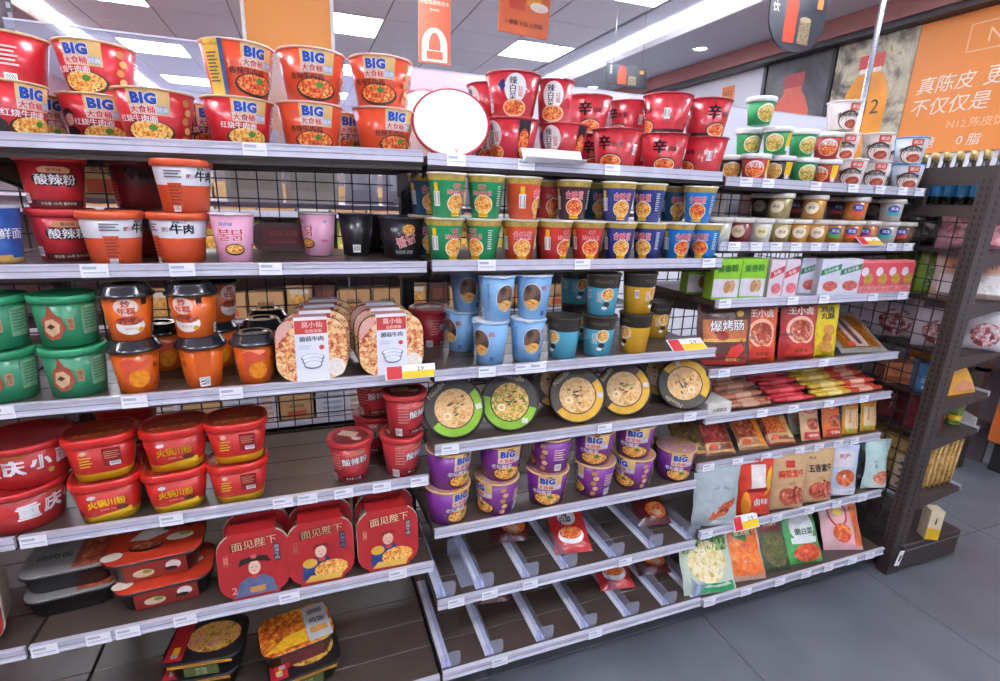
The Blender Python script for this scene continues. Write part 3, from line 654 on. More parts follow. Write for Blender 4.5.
K['beef_dark'] = cup(.056, .044, .108, [(.54, M('#7a1f22', .36, coat=.3)), (1, M('#5a2a2e', .36))], ob, 'plastic', M('#5c2426', .35))
# spicy chicken cups
def bul(body, word, wm, sub, rim): 
    return cup(.045, .034, .109, [(1, body)], [('T', 'lettering', M('#f0e8e8', .5), word, -.002, .064, .027, .07), ('T', 'lettering', wm, word, -.002, .064, .026, .03), ('T', 'lettering', sub, '까르보', -.010, .087, .009, .02), ('O', 'picture', BLACK, .004, .032, .021, .013), ('O', 'picture', NOODLE, .004, .033, .018, .010), ('R', 'info_panel', M('#d86a90', .5), .050, .04, .016, .006)] + bar(.052, .088, .012, .008) + bar(-.075, .02, .02, .02), 'paper', WHITE, rim, 22)
K['pink'] = bul(M('#e7a9c4', .38, var=.05), '불닭', M('#d84a6a', .4), M('#5a9ad0', .5), M('#e8d8e0', .4)); K['blackcup'] = bul(M('#242228', .35, coat=.4), '불닭', M('#d83a50', .4), M('#c8c0c0', .5), M('#2c2a2e', .4))
K['blackbowl'] = cup(.060, .047, .104, [(1, M('#242228', .35, coat=.4))], [('O', 'picture', NOODLE, .012, .075, .016, .014), ('T', 'lettering', M('#f0e0e0', .5), '불닭', .006, .048, .026, .08, .35), ('T', 'lettering', M('#d83a50', .4), '불닭', .006, .048, .025, .03, .35), ('T', 'lettering', M('#cfcfd4', .5), '볶음면 큰컵', 0, .018, .009, .02)], 'paper', BLACK, M('#3a3840', .4))
K['bluebig'] = cup(.052, .042, .112, [(.1, M('#d8b86a', .4)), (1, M('#2b5aa8', .36, coat=.4, var=.25, scale=40))], [('T', 'lettering', WHITE, '海鲜面', .01, .06, .022, .03), ('R', 'info_panel', M('#c8a050', .5), .0, .012, .04, .012)], 'paper', WHITE, M('#cfd8e8', .4))
# the classic cup noodles
gold = BARS('gold_band', '#c9a44a', '#a8843a', 110)
def cn(body, word, food, dark=False):
    a = [('R', 'top_band', M('#b9a04a', .45, var=.2, scale=120), 0, .094, .2, .013), ('R', 'barcode', M('#eeeeee', .5), -.045, .045, .017, .035), ('R', 'barcode', BARS(), -.045, .045, .013, .028), ('R', 'info_panel', YEL, -.045, .072, .010, .018)]
    a += [('O', 'picture', M('#efe6d2', .45), .006, .034, .0245, .0225), ('R', 'picture', M('#efe6d2', .45), .006, .050, .018, .016), ('O', 'picture', food, .006, .034, .0222, .0202), ('R', 'picture', YEL, .006, .0095, .026, .010), ('T', 'lettering', M('#a03a20', .5), '海鲜风味', .006, .0095, .006, .01)]
    a += outl('lettering', word, .004, .066 if '\n' not in word else .068, .019 if '\n' not in word else .024, M('#d8405a', .4), M('#f0d0d0', .45), .03, 0, .042)
    a += note(.045, .055, .010, .05, M('#d8e8e0', .5), 9)
    return cup(.0475, .034, .1045, [(.99, body), (1, body)], a, 'paper', WHITE, M('#e6e0d0', .4), 24)
K['cn_green'] = cn(M('#1f9a5c', .36, coat=.4), 'CUP\nNOODLES', NOODLE); K['cn_orange'] = cn(M('#e2552c', .36, coat=.4), '合味道', NOODLE); K['cn_red'] = cn(M('#d23a34', .36, coat=.4), 'CUP\nNOODLES', NOODR); K['cn_dark'] = cn(M('#4a2a34', .36, coat=.4), '合味道', NOODR)
K['cn_blue'] = cn(M('#34408e', .36, coat=.4), '合味道', NOODLE); K['cn_sky'] = cn(M('#1f80d0', .36, coat=.4), '合味道', NOODR); K['cn_teal'] = cn(M('#245a78', .36, coat=.4), '合味道', NOODLE)
# jars and dessert cups
glass_lid = M('#d9d4cc', .35)
def jar(body, lab, r=.037, h=.078, lid=glass_lid, sticker=None):
    a = [('O', 'label', lab, 0, .036, .021, .019), ('T', 'lettering', M('#6a5030', .5), '燕麦', 0, .037, .010, .02)] if not sticker else [('R', 'label', sticker, .0, .030, .036, .022), ('O', 'label', M('#2c3f9c', .4), .0, .043, .018, .012), ('T', 'lettering', WHITE, '果冻', .002, .043, .011, .03)]
    return cup(r, r*.86, h, [(1, body)], a, 'plastic', lid, n=18)
gl = lambda c: M(c, .18, coat=.8, var=.15, scale=60)
K['jar_white'] = jar(gl('#cfd0c8'), M('#e8e0b0', .4)); K['jar_red'] = jar(gl('#7a2e30'), M('#d8c0a0', .4)); K['jar_olive'] = jar(gl('#9a8a58'), M('#efe2c0', .4)); K['jar_gold'] = jar(gl('#c98f3e'), M('#f0e4c8', .4))
K['jelly_orange'] = jar(gl('#c8742e'), None, sticker=M('#e2552c', .4)); K['jelly_pink'] = jar(gl('#b8743a'), None, sticker=M('#d8407a', .4)); K['jelly_teal'] = jar(gl('#b9b4a8'), None, sticker=M('#46b0b0', .4)); K['jelly_dark'] = jar(gl('#6a4a3a'), None, sticker=M('#c84a38', .4)); K['jelly_green'] = jar(gl('#a8763e'), None, sticker=M('#5aa84a', .4))
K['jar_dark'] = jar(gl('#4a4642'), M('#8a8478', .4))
# green tub, orange rice-cake cups
gt = [('P', 'leaf_print', M('#a8543c', .45, var=.2, scale=60), [(-.056, .03), (-.05, .062), (-.04, .07), (-.034, .092), (-.026, .072), (-.016, .064), (-.012, .04), (-.024, .02), (-.04, .016)]), ('P', 'leaf_print', M('#d8b890', .45, var=.15, scale=60), [(-.05, .036), (-.044, .058), (-.03, .062), (-.02, .05), (-.024, .032), (-.038, .024)]), ('P', 'leaf_print', M('#5a3028', .45), [(-.044, .044), (-.036, .052), (-.028, .046), (-.036, .04)]), ('R', 'info_panel', M('#b89a6a', .45), -.003, .05, .012, .026), ('T', 'lettering', M('#7a2a20', .5), '重\n庆', -.003, .05, .020, .02), ('R', 'info_panel', M('#7fae88', .45, var=.2, scale=120), .032, .055, .032, .06)] + note(.032, .058, .026, .045, M('#4a8a68', .5), 7)
K['green_tub'] = cup(.0560, .0475, .107, [(1, M('#2f8a62', .36, coat=.3, var=.05))], gt, 'plastic', M('#34996a', .35))
oc = [('O', 'badge', M('#f0ddd0', .45), -.004, .074, .0205, .0185), ('T', 'lettering', M('#d8502a', .45), '炒\n年糕', -.004, .074, .029, .05), ('O', 'picture', M('#f2ece6', .4), .0, .034, .027, .019), ('O', 'picture', MEAT, .0, .045, .025, .009), ('R', 'info_panel', BLACK, .027, .085, .010, .014), ('T', 'lettering', M('#a87a5a', .5), '韩式风味', .0, .028, .005), ('O', 'picture', M('#d8a030', .4), .018, .025, .006, .005)] + bar(.07, .017, .02, .022) + [('R', 'info_panel', M('#e8701e', .45), .07, .06, .03, .055)]
ORC = M('#e0661c', .34, coat=.4, var=.05)
K['rice_cake'] = cup(.046, .036, .119, [(1, ORC)], oc, 'dome', M('#26262c', .18, coat=.8))
op = [('P', 'picture', M('#d4553a', .4), [(-.034, .03), (-.034, .075), (-.02, .085), (.0, .072), (.012, .077), (.02, .067), (.0, .06), (-.01, .05), (.028, .03), (.02, .018), (-.02, .02)]), ('O', 'picture', M('#e8901e', .4, var=.2, scale=120), -.004, .035, .020, .020), ('T', 'lettering', M('#6a2a18', .5), '小\n二\n糯', .030, .07, .032, .03), ('R', 'info_panel', M('#d8601e', .45), .07, .06, .03, .06)] + bar(.07, .017, .022, .022)
K['rice_cake_b'] = cup(.046, .036, .119, [(1, ORC)], op, 'dome', M('#26262c', .18, coat=.8))
# light blue, cyan and yellow cups
LB = M('#7fb0dc', .36, var=.05)
K['blue_cup'] = cup(.051, .0385, .128, [(1, LB)], [('O', 'picture', M('#cfdcea', .4), .012, .068, .0275, .040), ('O', 'picture', FOOD('portrait', ['#3a2c28', '#5a463c', '#8a6a58', '#4a3a34'], 40), .012, .068, .0255, .038), ('P', 'picture', M('#d8b070', .4), [(-.012, .055), (.036, .055), (.030, .036), (.012, .030), (-.004, .038)]), ('O', 'picture', NOODLE, .014, .052, .016, .010), ('T', 'lettering', M('#c8705a', .4), '面', .044, .095, .014, .03), ('R', 'info_panel', M('#3a6aa8', .4), .046, .02, .012, .014)] + bar(-.06, .02, .012, .03) + note(-.035, .07, .006, .08, M('#5a8ac0', .5), 12), 'paper', WHITE, M('#a8c8e8', .4), 24)
def two(body):
    return cup(.051, .040, .128, [(.68, body), (.98, M('#2c2824', .36, coat=.4)), (1, M('#c9a23a', .4))], [('T', 'lettering', M('#6e5f46', .5), 'Noodle', .0, .108, .012, .005), ('O', 'picture', M('#e8e0d0', .4), .012, .068, .019, .021), ('O', 'picture', NOODLE, .012, .069, .016, .017), ('O', 'picture', M('#3a3028', .4), .010, .038, .010, .008), ('O', 'picture', WHITE, .004, .026, .009, .005)] + bar(-.045, .065, .012, .026) + [('T', 'side_lettering', M('#e8e8d8', .5), '拉\n面', -.012, .06, .034, .01)], 'paper', M('#2c2824', .4), M('#4a4030', .4), 24)
K['cyan_cup'] = two(M('#5ab4cc', .36, var=.05)); K['yellow_cup'] = two(M('#dda92c', .36, var=.06))
# bowls lying with the printed lid to the front
def lidbowl(ca, cb, food, rot):
    k = Kind(.07); R = .084
    k.part('bowl_body', MB().lathe([(.050, 0), (.055, .002), (R-.004, .062)], M('#2a2826', .36, coat=.4), 30))
    k.part('rim', MB().lathe([(R-.004, .060), (R, .062), (R+.001, .066), (R-.003, .068)], M('#3a3630', .3), 30, cap0=False, cap1=False))
    k.part('lid', MB().lathe([(R-.002, .064), (R-.004, .0685)], cb, 30))
    c, s = math.cos(rot), math.sin(rot); P = lambda x, y: (x*c-y*s, x*s+y*c)
    r2 = R-.006
    seg = [P(r2*math.cos(a), r2*math.sin(a)) for a in [PI*.98+(PI*1.0)*i/14 for i in range(15)]]
    a = [('P', 'lid_print', ca, seg), ('O', 'lid_print', M('#4a3a2a', .4), 0, 0, .057, .057), ('O', 'lid_print', food, 0, 0, .0535, .0535), ('O', 'lid_print', M('#efe0c0', .4), -.024, -.016, .012, .011), ('O', 'lid_print', M('#e8a84a', .4), -.024, -.016, .006, .0055)]
    rg = random.Random(int(rot*100)+5); a += [('P', 'lid_print', M(rg.choice(['#4a5a2c', '#3c4436', '#6a7a34', '#c8803a', '#8a4a2c']), .5), [(gx+gr*math.cos(t), gy+gr*.45*math.sin(t)+.2*gr*math.cos(t)) for t in (0, 1.05, 2.1, 3.14, 4.2, 5.2)]) for gx, gy, gr in [(rg.gauss(.004, .014), rg.gauss(.006, .013), rg.uniform(.003, .008)) for _ in range(16)]]
    q = P(0, .069); a.append(('T', 'lettering', M('#b8a888', .5), 'Noodle', q[0], q[1], .014, .02, rot)); q = P(.050, -.045); a += [('R', 'barcode', M('#d8d8d0', .5), q[0], q[1], .016, .014)]
    k.art(prints(a, top_map(.0685), False)); return k
LG = M('#8abf2e', .4); BKL = M('#3c3a36', .4, var=.15); LY = M('#e2b02a', .4)
K['lid_green'] = lidbowl(LG, BKL, BROTH, .5); K['lid_green2'] = lidbowl(LG, BKL, SALAD, -.15); K['lid_yellow'] = lidbowl(LY, M('#4a443c', .4), BROTH, .8); K['lid_yellow2'] = lidbowl(LY, M('#453028', .4), BROTH, .9); K['lid_white'] = lidbowl(M('#f4f2f2', .25), M('#f8f6f6', .2), M('#faf8f8', .25), 0)
k = Kind(.07); R = .084
k.part('bowl_body', MB().lathe([(.050, 0), (.055, .002), (R-.004, .062)], REDB, 32)); k.part('rim', MB().lathe([(R-.004, .060), (R, .062), (R+.001, .066), (R-.003, .068)], REDB, 32, cap0=False, cap1=False)); k.part('lid', MB().lathe([(R-.002, .064), (R-.004, .069)], M('#fbfafa', .25, var=.01), 32))
k.art(prints([('T', 'lettering', M('#d88a98', .5), 'V', .012, -.068, .014, .04)], top_map(.069), False)); K['lid_white'] = k
# square-ish tub (red and yellow), big noodle bowl, red cup with lid
def rtub():
    k = Kind(.104); Y2 = M('#e6bc22', .36, coat=.3); R2 = M('#c3241f', .34, coat=.4, var=.05)
    def ring(s, z): return [(x, y, z) for x, y in rrect(.140*s, .118*s, .046*s, 5)]
    k.part('tub_body', MB().loft([ring(.76, 0), ring(.80, .018), ring(.805, .0185), ring(.94, .086)], [Y2, Y2, R2]))
    k.part('lid', MB().loft([ring(.95, .084), ring(1.0, .086), ring(1.0, .098), ring(.97, .104), ring(.90, .104), ring(.86, .100)], [M('#d4271f', .32, coat=.4)]*3+[M('#b8221c', .3)]+[M('#a02c22', .3, coat=.5, var=.15)]))
    def mp(u, v, e):
        s = .80+.14*(v-.018)/.068; return (u, -.118*s/2-e-.0004, v)
    a = [('P', 'wave', Y2, [(-.026, .019), (.044, .019), (.044, .034), (.02, .026)]), ('O', 'logo', M('#e8e4e4', .45), -.026, .070, .008, .005), ('T', 'lettering', YEL, '火锅川粉', 0, .052, .019, .05, .02, .068), ('T', 'lettering', M('#e8b8a0', .5), '麻辣味 108g', .0, .034, .006), ('O', 'picture', M('#5a2a18', .4), .026, .034, .012, .006)]
    k.art(prints(a, mp, False)); k.art([(n, m) for n, m in prints([('T', 'lid_lettering', M('#d8a03a', .5), '火锅川粉 麻辣', 0, -.02, .014, .02), ('T', 'lid_lettering', M('#d8a03a', .5), '重庆风味', 0, .012, .010, .02)], top_map(.1002), False)])
    return k
K['rtub'] = rtub()
K['rtub_b'] = rtub(); K['rtub_b'].parts = K['rtub_b'].parts[:2]
def mpb(u, v, e): s = .80+.14*(v-.018)/.068; return (u, -.118*s/2-e-.0004, v)
K['rtub_b'].art(prints([('T', 'lid_lettering', M('#d8a03a', .5), '火锅川粉 麻辣', 0, -.02, .014, .02), ('T', 'lid_lettering', M('#d8a03a', .5), '重庆风味', 0, .012, .010, .02)], top_map(.1002), False)); K['rtub_b'].art(prints([('O', 'logo', M('#e8c8a0', .45), -.028, .072, .006, .005)] + note(-.026, .050, .022, .028, M('#e8b83a', .5), 4) + [('R', 'info_panel', M('#8a1a18', .45), .022, .056, .034, .044)] + note(.022, .062, .028, .02, M('#d88a70', .5), 4) + bar(.026, .040, .020, .010), mpb, False))
cq = [('T', 'lettering', WHITE, '重', -.042, .050, .036, .07), ('T', 'lettering', WHITE, '庆', .004, .054, .036, .07), ('T', 'lettering', WHITE, '小', .05, .058, .032, .07), ('T', 'lettering', WHITE, '面', .094, .06, .032, .07), ('O', 'picture', M('#a8a040', .4), .066, .032, .006, .006), ('P', 'ribbon', M('#b86a3a', .45), [(-.01, .084), (.03, .084), (.028, .076), (-.008, .076)])]
K['cq'] = cup(.083, .068, .100, [(1, M('#c03030', .34, coat=.4, var=.06))], cq, 'plastic', M('#c22e30', .33))
rc = [('T', 'lettering', BLACK, '酸辣粉', .035, .066, .022, .09, .08), ('T', 'lettering', WHITE, '酸辣粉', .035, .066, .021, .02, .08), ('P', 'ribbon', M('#c88a60', .45), [(.012, .088), (.058, .094), (.058, .086), (.012, .081)]), ('R', 'band', M('#5a1a20', .45), .03, .014, .06, .014), ('T', 'band', M('#e8d8c8', .5), '净含量 120克', .03, .014, .007)] + bar(-.028, .014, .02, .022) + note(-.012, .065, .03, .05, M('#d88a80', .5), 6)
K['red_cup'] = cup(.056, .043, .118, [(1, M('#bb2f37', .34, coat=.4, var=.06))], rc, 'plastic', M('#c5383c', .33)); K['red_cup'].art(prints([('O', 'lid_print', M('#7a2a2a', .4), 0, 0, .046, .046), ('R', 'lid_print', M('#d8b09a', .5, var=.2, scale=120), -.012, .012, .05, .03), ('O', 'lid_print', M('#c8a8a0', .4), .022, -.008, .014, .01)], top_map(.1152), False))
print('kinds', len(K))

# ---- pouches, boxes, trays
_wr = {}
def wrinkled(m):
    if m.name in _wr: return _wr[m.name]
    c = m.copy(); nt = c.node_tree; b = nt.nodes.get('Principled BSDF')
    n = nt.nodes.new('ShaderNodeTexNoise'); n.inputs['Scale'].default_value = 26; n.inputs['Detail'].default_value = 3; n.inputs['Distortion'].default_value = .8
    t = nt.nodes.new('ShaderNodeTexCoord'); bp = nt.nodes.new('ShaderNodeBump'); bp.inputs['Strength'].default_value = .55; bp.inputs['Distance'].default_value = .012
    nt.links.new(t.outputs['Object'], n.inputs['Vector']); nt.links.new(n.outputs['Fac'], bp.inputs['Height']); nt.links.new(bp.outputs['Normal'], b.inputs['Normal'])
    b.inputs['Roughness'].default_value = min(b.inputs['Roughness'].default_value, .28)
    _wr[m.name] = c; return c
def pouch(w, h, d, body, art, back=None, nu=9, nv=9, fold=0.0, seal=None, waist=0.0, seed=1):
    art = [x[:2]+(wrinkled(x[2]),)+x[3:] for x in art]; body = wrinkled(body)
    k = Kind(h); rnd = random.Random(seed); ph = [rnd.uniform(0, 6) for _ in range(4)]
    def thick(u, v):
        a = max(0, 1-abs(2*u/w)**3.2); s = min(max(v/h, 0), 1)
        g = (min(1, s/.10)**.5)*(max(0, 1-s)/.9)**.55 if s < 1 else 0
        wr = .10*math.sin(u*90+ph[0]+v*45)+.09*math.sin(v*75+ph[1]+u*30)
        return d/2*a*min(1, g)*(1+wr)
    def half(v):
        s = v/h; return w/2*(1-waist*math.sin(PI*s)**2)*(1+.018*math.sin(v*70+ph[2])-.035*math.sin(PI*s))
    def pos(u, v, sgn, e=0):
        x = u*half(v)/(w/2); t = thick(u, v)+.0006+e
        return (x, -t if sgn > 0 else t*.8, v)
    mb = MB(); us = [-w/2+w*i/(nu-1) for i in range(nu)]; vsn = [h*j/(nv-1) for j in range(nv)]
    for sgn in (1, -1):
        V = [pos(u, v, sgn) for v in vsn for u in us]; Fq = []
        for j in range(nv-1):
            for i in range(nu-1):
                q = (j*nu+i, j*nu+i+1, (j+1)*nu+i+1, (j+1)*nu+i); Fq.append(q if sgn > 0 else q[::-1])
        mb.add(V, Fq, body if sgn > 0 else (back or body), True)
    k.part('pouch_body', mb)
    sm = seal or body
    k.part('top_seal', MB().box(-half(h), half(h), -.0009, .0009, h-.001, h+.009, sm))
    def mp(u, v, e): return pos(max(-w/2, min(w/2, u)), v, 1, e+.0006)
    k.art(prints(art, mp, True)); k.w = w
    return k
def carton(w, d, h, body, art, top=None, b=.0012, side=None):
    k = Kind(h); mb = MB().bev(-w/2, w/2, -d/2, d/2, 0, h, b, body)
    k.part('carton_body', mb)
    if top: k.part('flap', MB().box(-w/2+.003, w/2-.003, -d/2+.003, d/2-.003, h, h+.0008, top))
    k.art(prints(art, flat_map(-d/2), False)); return k
def tray_pack(w, h, d, lid, traym, sleeve, art, cut=None, sleeve_x=(-.5, .5), n=5, rr=.3):
    """ready-meal tray standing on its edge: lid to the front (-y), tray bulging to the back"""
    k = Kind(h)
    def ring(s, y): return [(x, y, z+h/2) for x, z in rrect(w*s, h*s, min(w, h)*rr*s, n)][::-1]
    k.part('tray', MB().loft([ring(.97, -d/2+.004), ring(1.0, -d/2+.006), ring(1.0, -d/2+.012), ring(.94, -d/2+.014), ring(.84, d/2)][::-1], traym))
    k.part('film_lid', MB().loft([ring(.985, -d/2), ring(.99, -d/2+.005)][::-1], lid))
    if sleeve:
        a, b2 = sleeve_x[0]*w, sleeve_x[1]*w
        k.part('sleeve', MB().box(a, b2, -d/2-.0016, -d/2-.0004, 0.0, h, sleeve).box(a, b2, -d/2-.0016, d/2, h, h+.0012, sleeve).box(a, b2, d/2, d/2+.0012, 0, h+.0012, sleeve))
    k.art(prints(art, flat_map(-d/2-.0018), False)); return k
# white-sleeved beef meal
hz = [('R', 'logo_patch', M('#c9443c', .45), 0, .141, .074, .034), ('T', 'logo', M('#f0d8d0', .5), '莫小仙', .002, .147, .015, .02), ('T', 'logo', M('#f0d8d0', .5), '自热米饭', .006, .131, .009, .03), ('T', 'lettering', M('#3a3c48', .5), '菌菇牛肉', 0, .111, .013, .03), ('O', 'picture', M('#c9443c', .45), .022, .088, .006, .006)] + note(-.016, .09, .03, .012, M('#c8ccd8', .5), 2)
for i in range(3): hz += [('O', 'bowl_drawing', M('#6a6c78', .5), 0, .052-.009*i+.01, .027-.003*i, .011), ('O', 'bowl_drawing', M('#e9ecf6', .4), 0, .0535-.009*i+.01, .0245-.003*i, .0088)]
hz += [('O', 'rice_print', M('#ece4d8', .5, var=.12, scale=200), .054, .034, .021, .024), ('P', 'corner_print', M('#dba79a', .45), [(-.078, .10), (-.078, .135), (-.06, .158), (-.042, .158), (-.042, .145)])]
K['heat_box'] = HB = tray_pack(.165, .165, .055, FOOD('beef_mushroom', ['#6a2a18', '#c85a34', '#e8b070', '#f0dcae', '#d88a50'], 95), M('#201e20', .35, coat=.3), M('#e6e9f4', .35, var=.02), hz, sleeve_x=(-.23, .23))
HB.part('sleeve_top', MB().box(-.23*.165, .23*.165, -.028, .028, .1663, .1668, M('#c98f86', .45)))
# red meal box with an illustrated figure in court dress
CR = M('#b02528', .38, coat=.3, var=.05); CRM = M('#d8cfb8', .45)
def emp(fig):
    a = outl('lettering', '面见陛下', .004, .154, .024, M('#f0d9a8', .45), M('#7a1818', .5), .012, .06, .105)
    a += [('R', 'info_panel', M('#d88a78', .5), -.062, .118, .010, .03), ('R', 'info_panel', CR, -.062, .118, .008, .028), ('T', 'info_panel', M('#e8c8b0', .5), '自\n热', -.062, .118, .02, .01), ('R', 'flavor_panel', M('#2c3858', .5), .054, .118, .014, .05), ('T', 'flavor_panel', M('#e8d8c8', .5), '麻\n辣\n牛\n肉', .054, .118, .044, .01)]
    skin = M('#e8c0a8', .5)
    if fig == 'm': a += [('P', 'figure_print', M('#2a3f78', .5, var=.2, scale=60), [(-.05, .02), (-.046, .06), (-.022, .078), (.016, .078), (.03, .055), (.03, .02)]), ('O', 'figure_print', M('#d8a83a', .5), -.03, .066, .018, .014), ('O', 'figure_print', skin, -.002, .096, .014, .018), ('P', 'figure_print', M('#7a2a20', .5), [(-.022, .107), (-.016, .118), (.012, .120), (.02, .110), (0, .113)]), ('O', 'picture', NOODLE, .022, .040, .042, .026), ('P', 'picture', M('#d8b04a', .5), [(-.045, .012), (-.03, .03), (.05, .02), (.045, .006)])]
    else: a += [('P', 'figure_print', M('#5a6a8c', .5, var=.2, scale=60), [(-.05, .008), (-.034, .05), (-.014, .062), (.02, .062), (.04, .045), (.05, .008)]), ('O', 'figure_print', skin, .0, .086, .014, .020), ('P', 'figure_print', M('#2a2018', .5), [(-.036, .095), (-.03, .114), (.0, .120), (.03, .114), (.038, .096), (.014, .104), (-.012, .104)]), ('O', 'figure_print', M('#c8685a', .5), 0, .118, .007, .006), ('R', 'picture', M('#c88a4a', .5), .004, .024, .036, .016), ('T', 'lettering', M('#e8a090', .5), '2', -.048, .03, .02, .01)]
    fy = .096 if fig == 'm' else .086; hair = M('#2a2018', .5)
    a += [('O', 'figure_print', hair, -.0055, fy+.002, .0018, .0010), ('O', 'figure_print', hair, .0045, fy+.002, .0018, .0010), ('O', 'figure_print', M('#b84a44', .5), -.0005, fy-.008, .0028, .0013), ('P', 'figure_print', M('#c8342c', .5), [(-.012, fy-.022), (0, fy-.03), (.012, fy-.022), (0, fy-.017)])]
    return tray_pack(.165, .185, .075, CR, CRM, CR, a, sleeve_x=(-.33, .33), rr=.30)
K['emp_m'] = emp('m'); K['emp_f'] = emp('f'); K['emp_back'] = tray_pack(.165, .185, .075, CR, CRM, CR, [], sleeve_x=(-.33, .33), rr=.30)
# flat-lying ready-meal trays
def flat_tray(w, dp, h, lid, art, front_art, wall=None, rr=.25):
    k = Kind(h); wm = wall or M('#1d1c20', .35, coat=.3)
    def ring(s, z): return [(x, y, z) for x, y in rrect(w*s, dp*s, min(w, dp)*rr*s, 5)]
    k.part('tray', MB().loft([ring(.80, 0), ring(.84, .004), ring(.95, h-.010), ring(1.0, h-.009), ring(1.0, h-.003)], wm))
    k.part('film_lid', MB().loft([ring(.985, h-.004), ring(.97, h)], lid)); k.art(prints(art, top_map(h), False))
    if front_art: 
        sl = (0.95-.82)*dp/2/h
        k.art(prints(front_art, lambda u, v, e: (u, -dp*.42-sl*v*1.05-e-.0025, v), False))
    return k
RSL = M('#b62a22', .4, var=.05); ORL = M('#c23a22', .4)
K['tray_red'] = flat_tray(.21, .15, .062, ORL, [('O', 'picture', BLACK, -.02, -.018, .036, .020), ('O', 'picture', MEAT, -.02, -.014, .032, .014), ('P', 'picture', M('#e8e0da', .5), [(-.06, .015), (-.04, .05), (.0, .058), (.022, .03), (-.02, .006)]), ('O', 'picture', M('#ecdcc8', .5), -.085, -.04, .022, .016), ('O', 'picture', M('#ecdcc8', .5), .05, .0, .030, .016), ('O', 'picture', M('#8aa84a', .5), .06, .008, .014, .008), ('T', 'lettering', M('#3a2018', .5), '番茄牛腩', .04, .042, .016, .02)],
    [('R', 'sleeve_print', M('#8a2a20', .45), .005, .029, .13, .050), ('O', 'sleeve_print', M('#d8c8a8', .5), -.02, .024, .022, .012), ('O', 'sleeve_print', M('#7a9a3a', .5), -.012, .028, .010, .006), ('O', 'sleeve_print', M('#e0d8d0', .5), .042, .034, .016, .014), ('O', 'sleeve_print', BLACK, .036, .024, .014, .006)])
K['tray_grey'] = flat_tray(.19, .14, .055, M('#8a8684', .4, var=.1), [('R', 'picture', MEAT, .05, 0, .06, .12), ('R', 'picture', M('#9a4a34', .45), .015, 0, .012, .12), ('T', 'lettering', M('#2a2826', .5), '卤肉饭', -.035, .0, .022, .03)], None)
K['tray_hot'] = flat_tray(.19, .15, .06, M('#1f1c1e', .35), [('O', 'picture', M('#3a2820', .4), .015, .004, .072, .058), ('O', 'picture', FOOD('hotpot', ['#5a3018', '#c88a3a', '#f0c050', '#d88a9a', '#a83a50'], 70), .015, .004, .066, .052), ('R', 'picture', M('#b8242c', .4), -.066, .0, .042, .128), ('R', 'picture', YEL, -.066, -.035, .016, .03), ('R', 'picture', BARS(), -.066, -.048, .014, .012)],
    [('R', 'sleeve_print', M('#d89a2c', .45), 0, .051, .15, .010), ('R', 'sleeve_print', M('#5a6a3a', .45), .0, .026, .08, .034), ('T', 'sleeve_print', M('#c8d0a8', .5), '热辣\n火锅', 0, .026, .026, .01)])
K['tray_rice'] = flat_tray(.19, .145, .06, FOOD('curry_rice', ['#6a2a10', '#b84a1c', '#d8762a', '#e8b83a', '#e0a030'], 60), [('R', 'picture', M('#c9c8cc', .4), .055, .0, .062, .128), ('R', 'picture', M('#d89a4a', .45), .055, -.028, .045, .022), ('T', 'lettering', M('#2a2a30', .5), '鸡饭', .055, .006, .020, .03), ('R', 'picture', M('#8a7a80', .45), .055, .04, .04, .018), ('P', 'picture', M('#e6b228', .45, var=.2, scale=90), [(-.09, -.06), (.02, -.06), (.02, -.015), (-.03, -.02)])],
    [('R', 'sleeve_print', M('#6a3030', .45, var=.2), .005, .03, .11, .045), ('R', 'sleeve_print', M('#b8242c', .4), -.05, .012, .04, .022), ('R', 'sleeve_print', BARS(), -.05, .012, .016, .014)])
# red pack of dry noodles (flat)
def noodle_pack(seed, dark=False):
    k = pouch(.125, .16, .034, M('#b8282c' if not dark else '#5a2020', .3, coat=.5, var=.08), [('O', 'badge', M('#d8d6d8', .45), .0, .118, .032, .030), ('T', 'lettering', BLACK, '辣\n白菜', -.006, .118, .040, .05), ('O', 'picture', WHITE, .0, .052, .044, .030), ('O', 'picture', NOODR, .0, .060, .038, .022)] if not dark else [('T', 'lettering', BLACK, '辛', -.02, .11, .045, .08), ('O', 'picture', NOODR, .015, .05, .042, .03), ('O', 'picture', M('#d8b8a0', .4), .015, .04, .02, .012)], seed=seed)
    return k
K['pack_red'] = noodle_pack(3); K['pack_dark'] = noodle_pack(4, True)
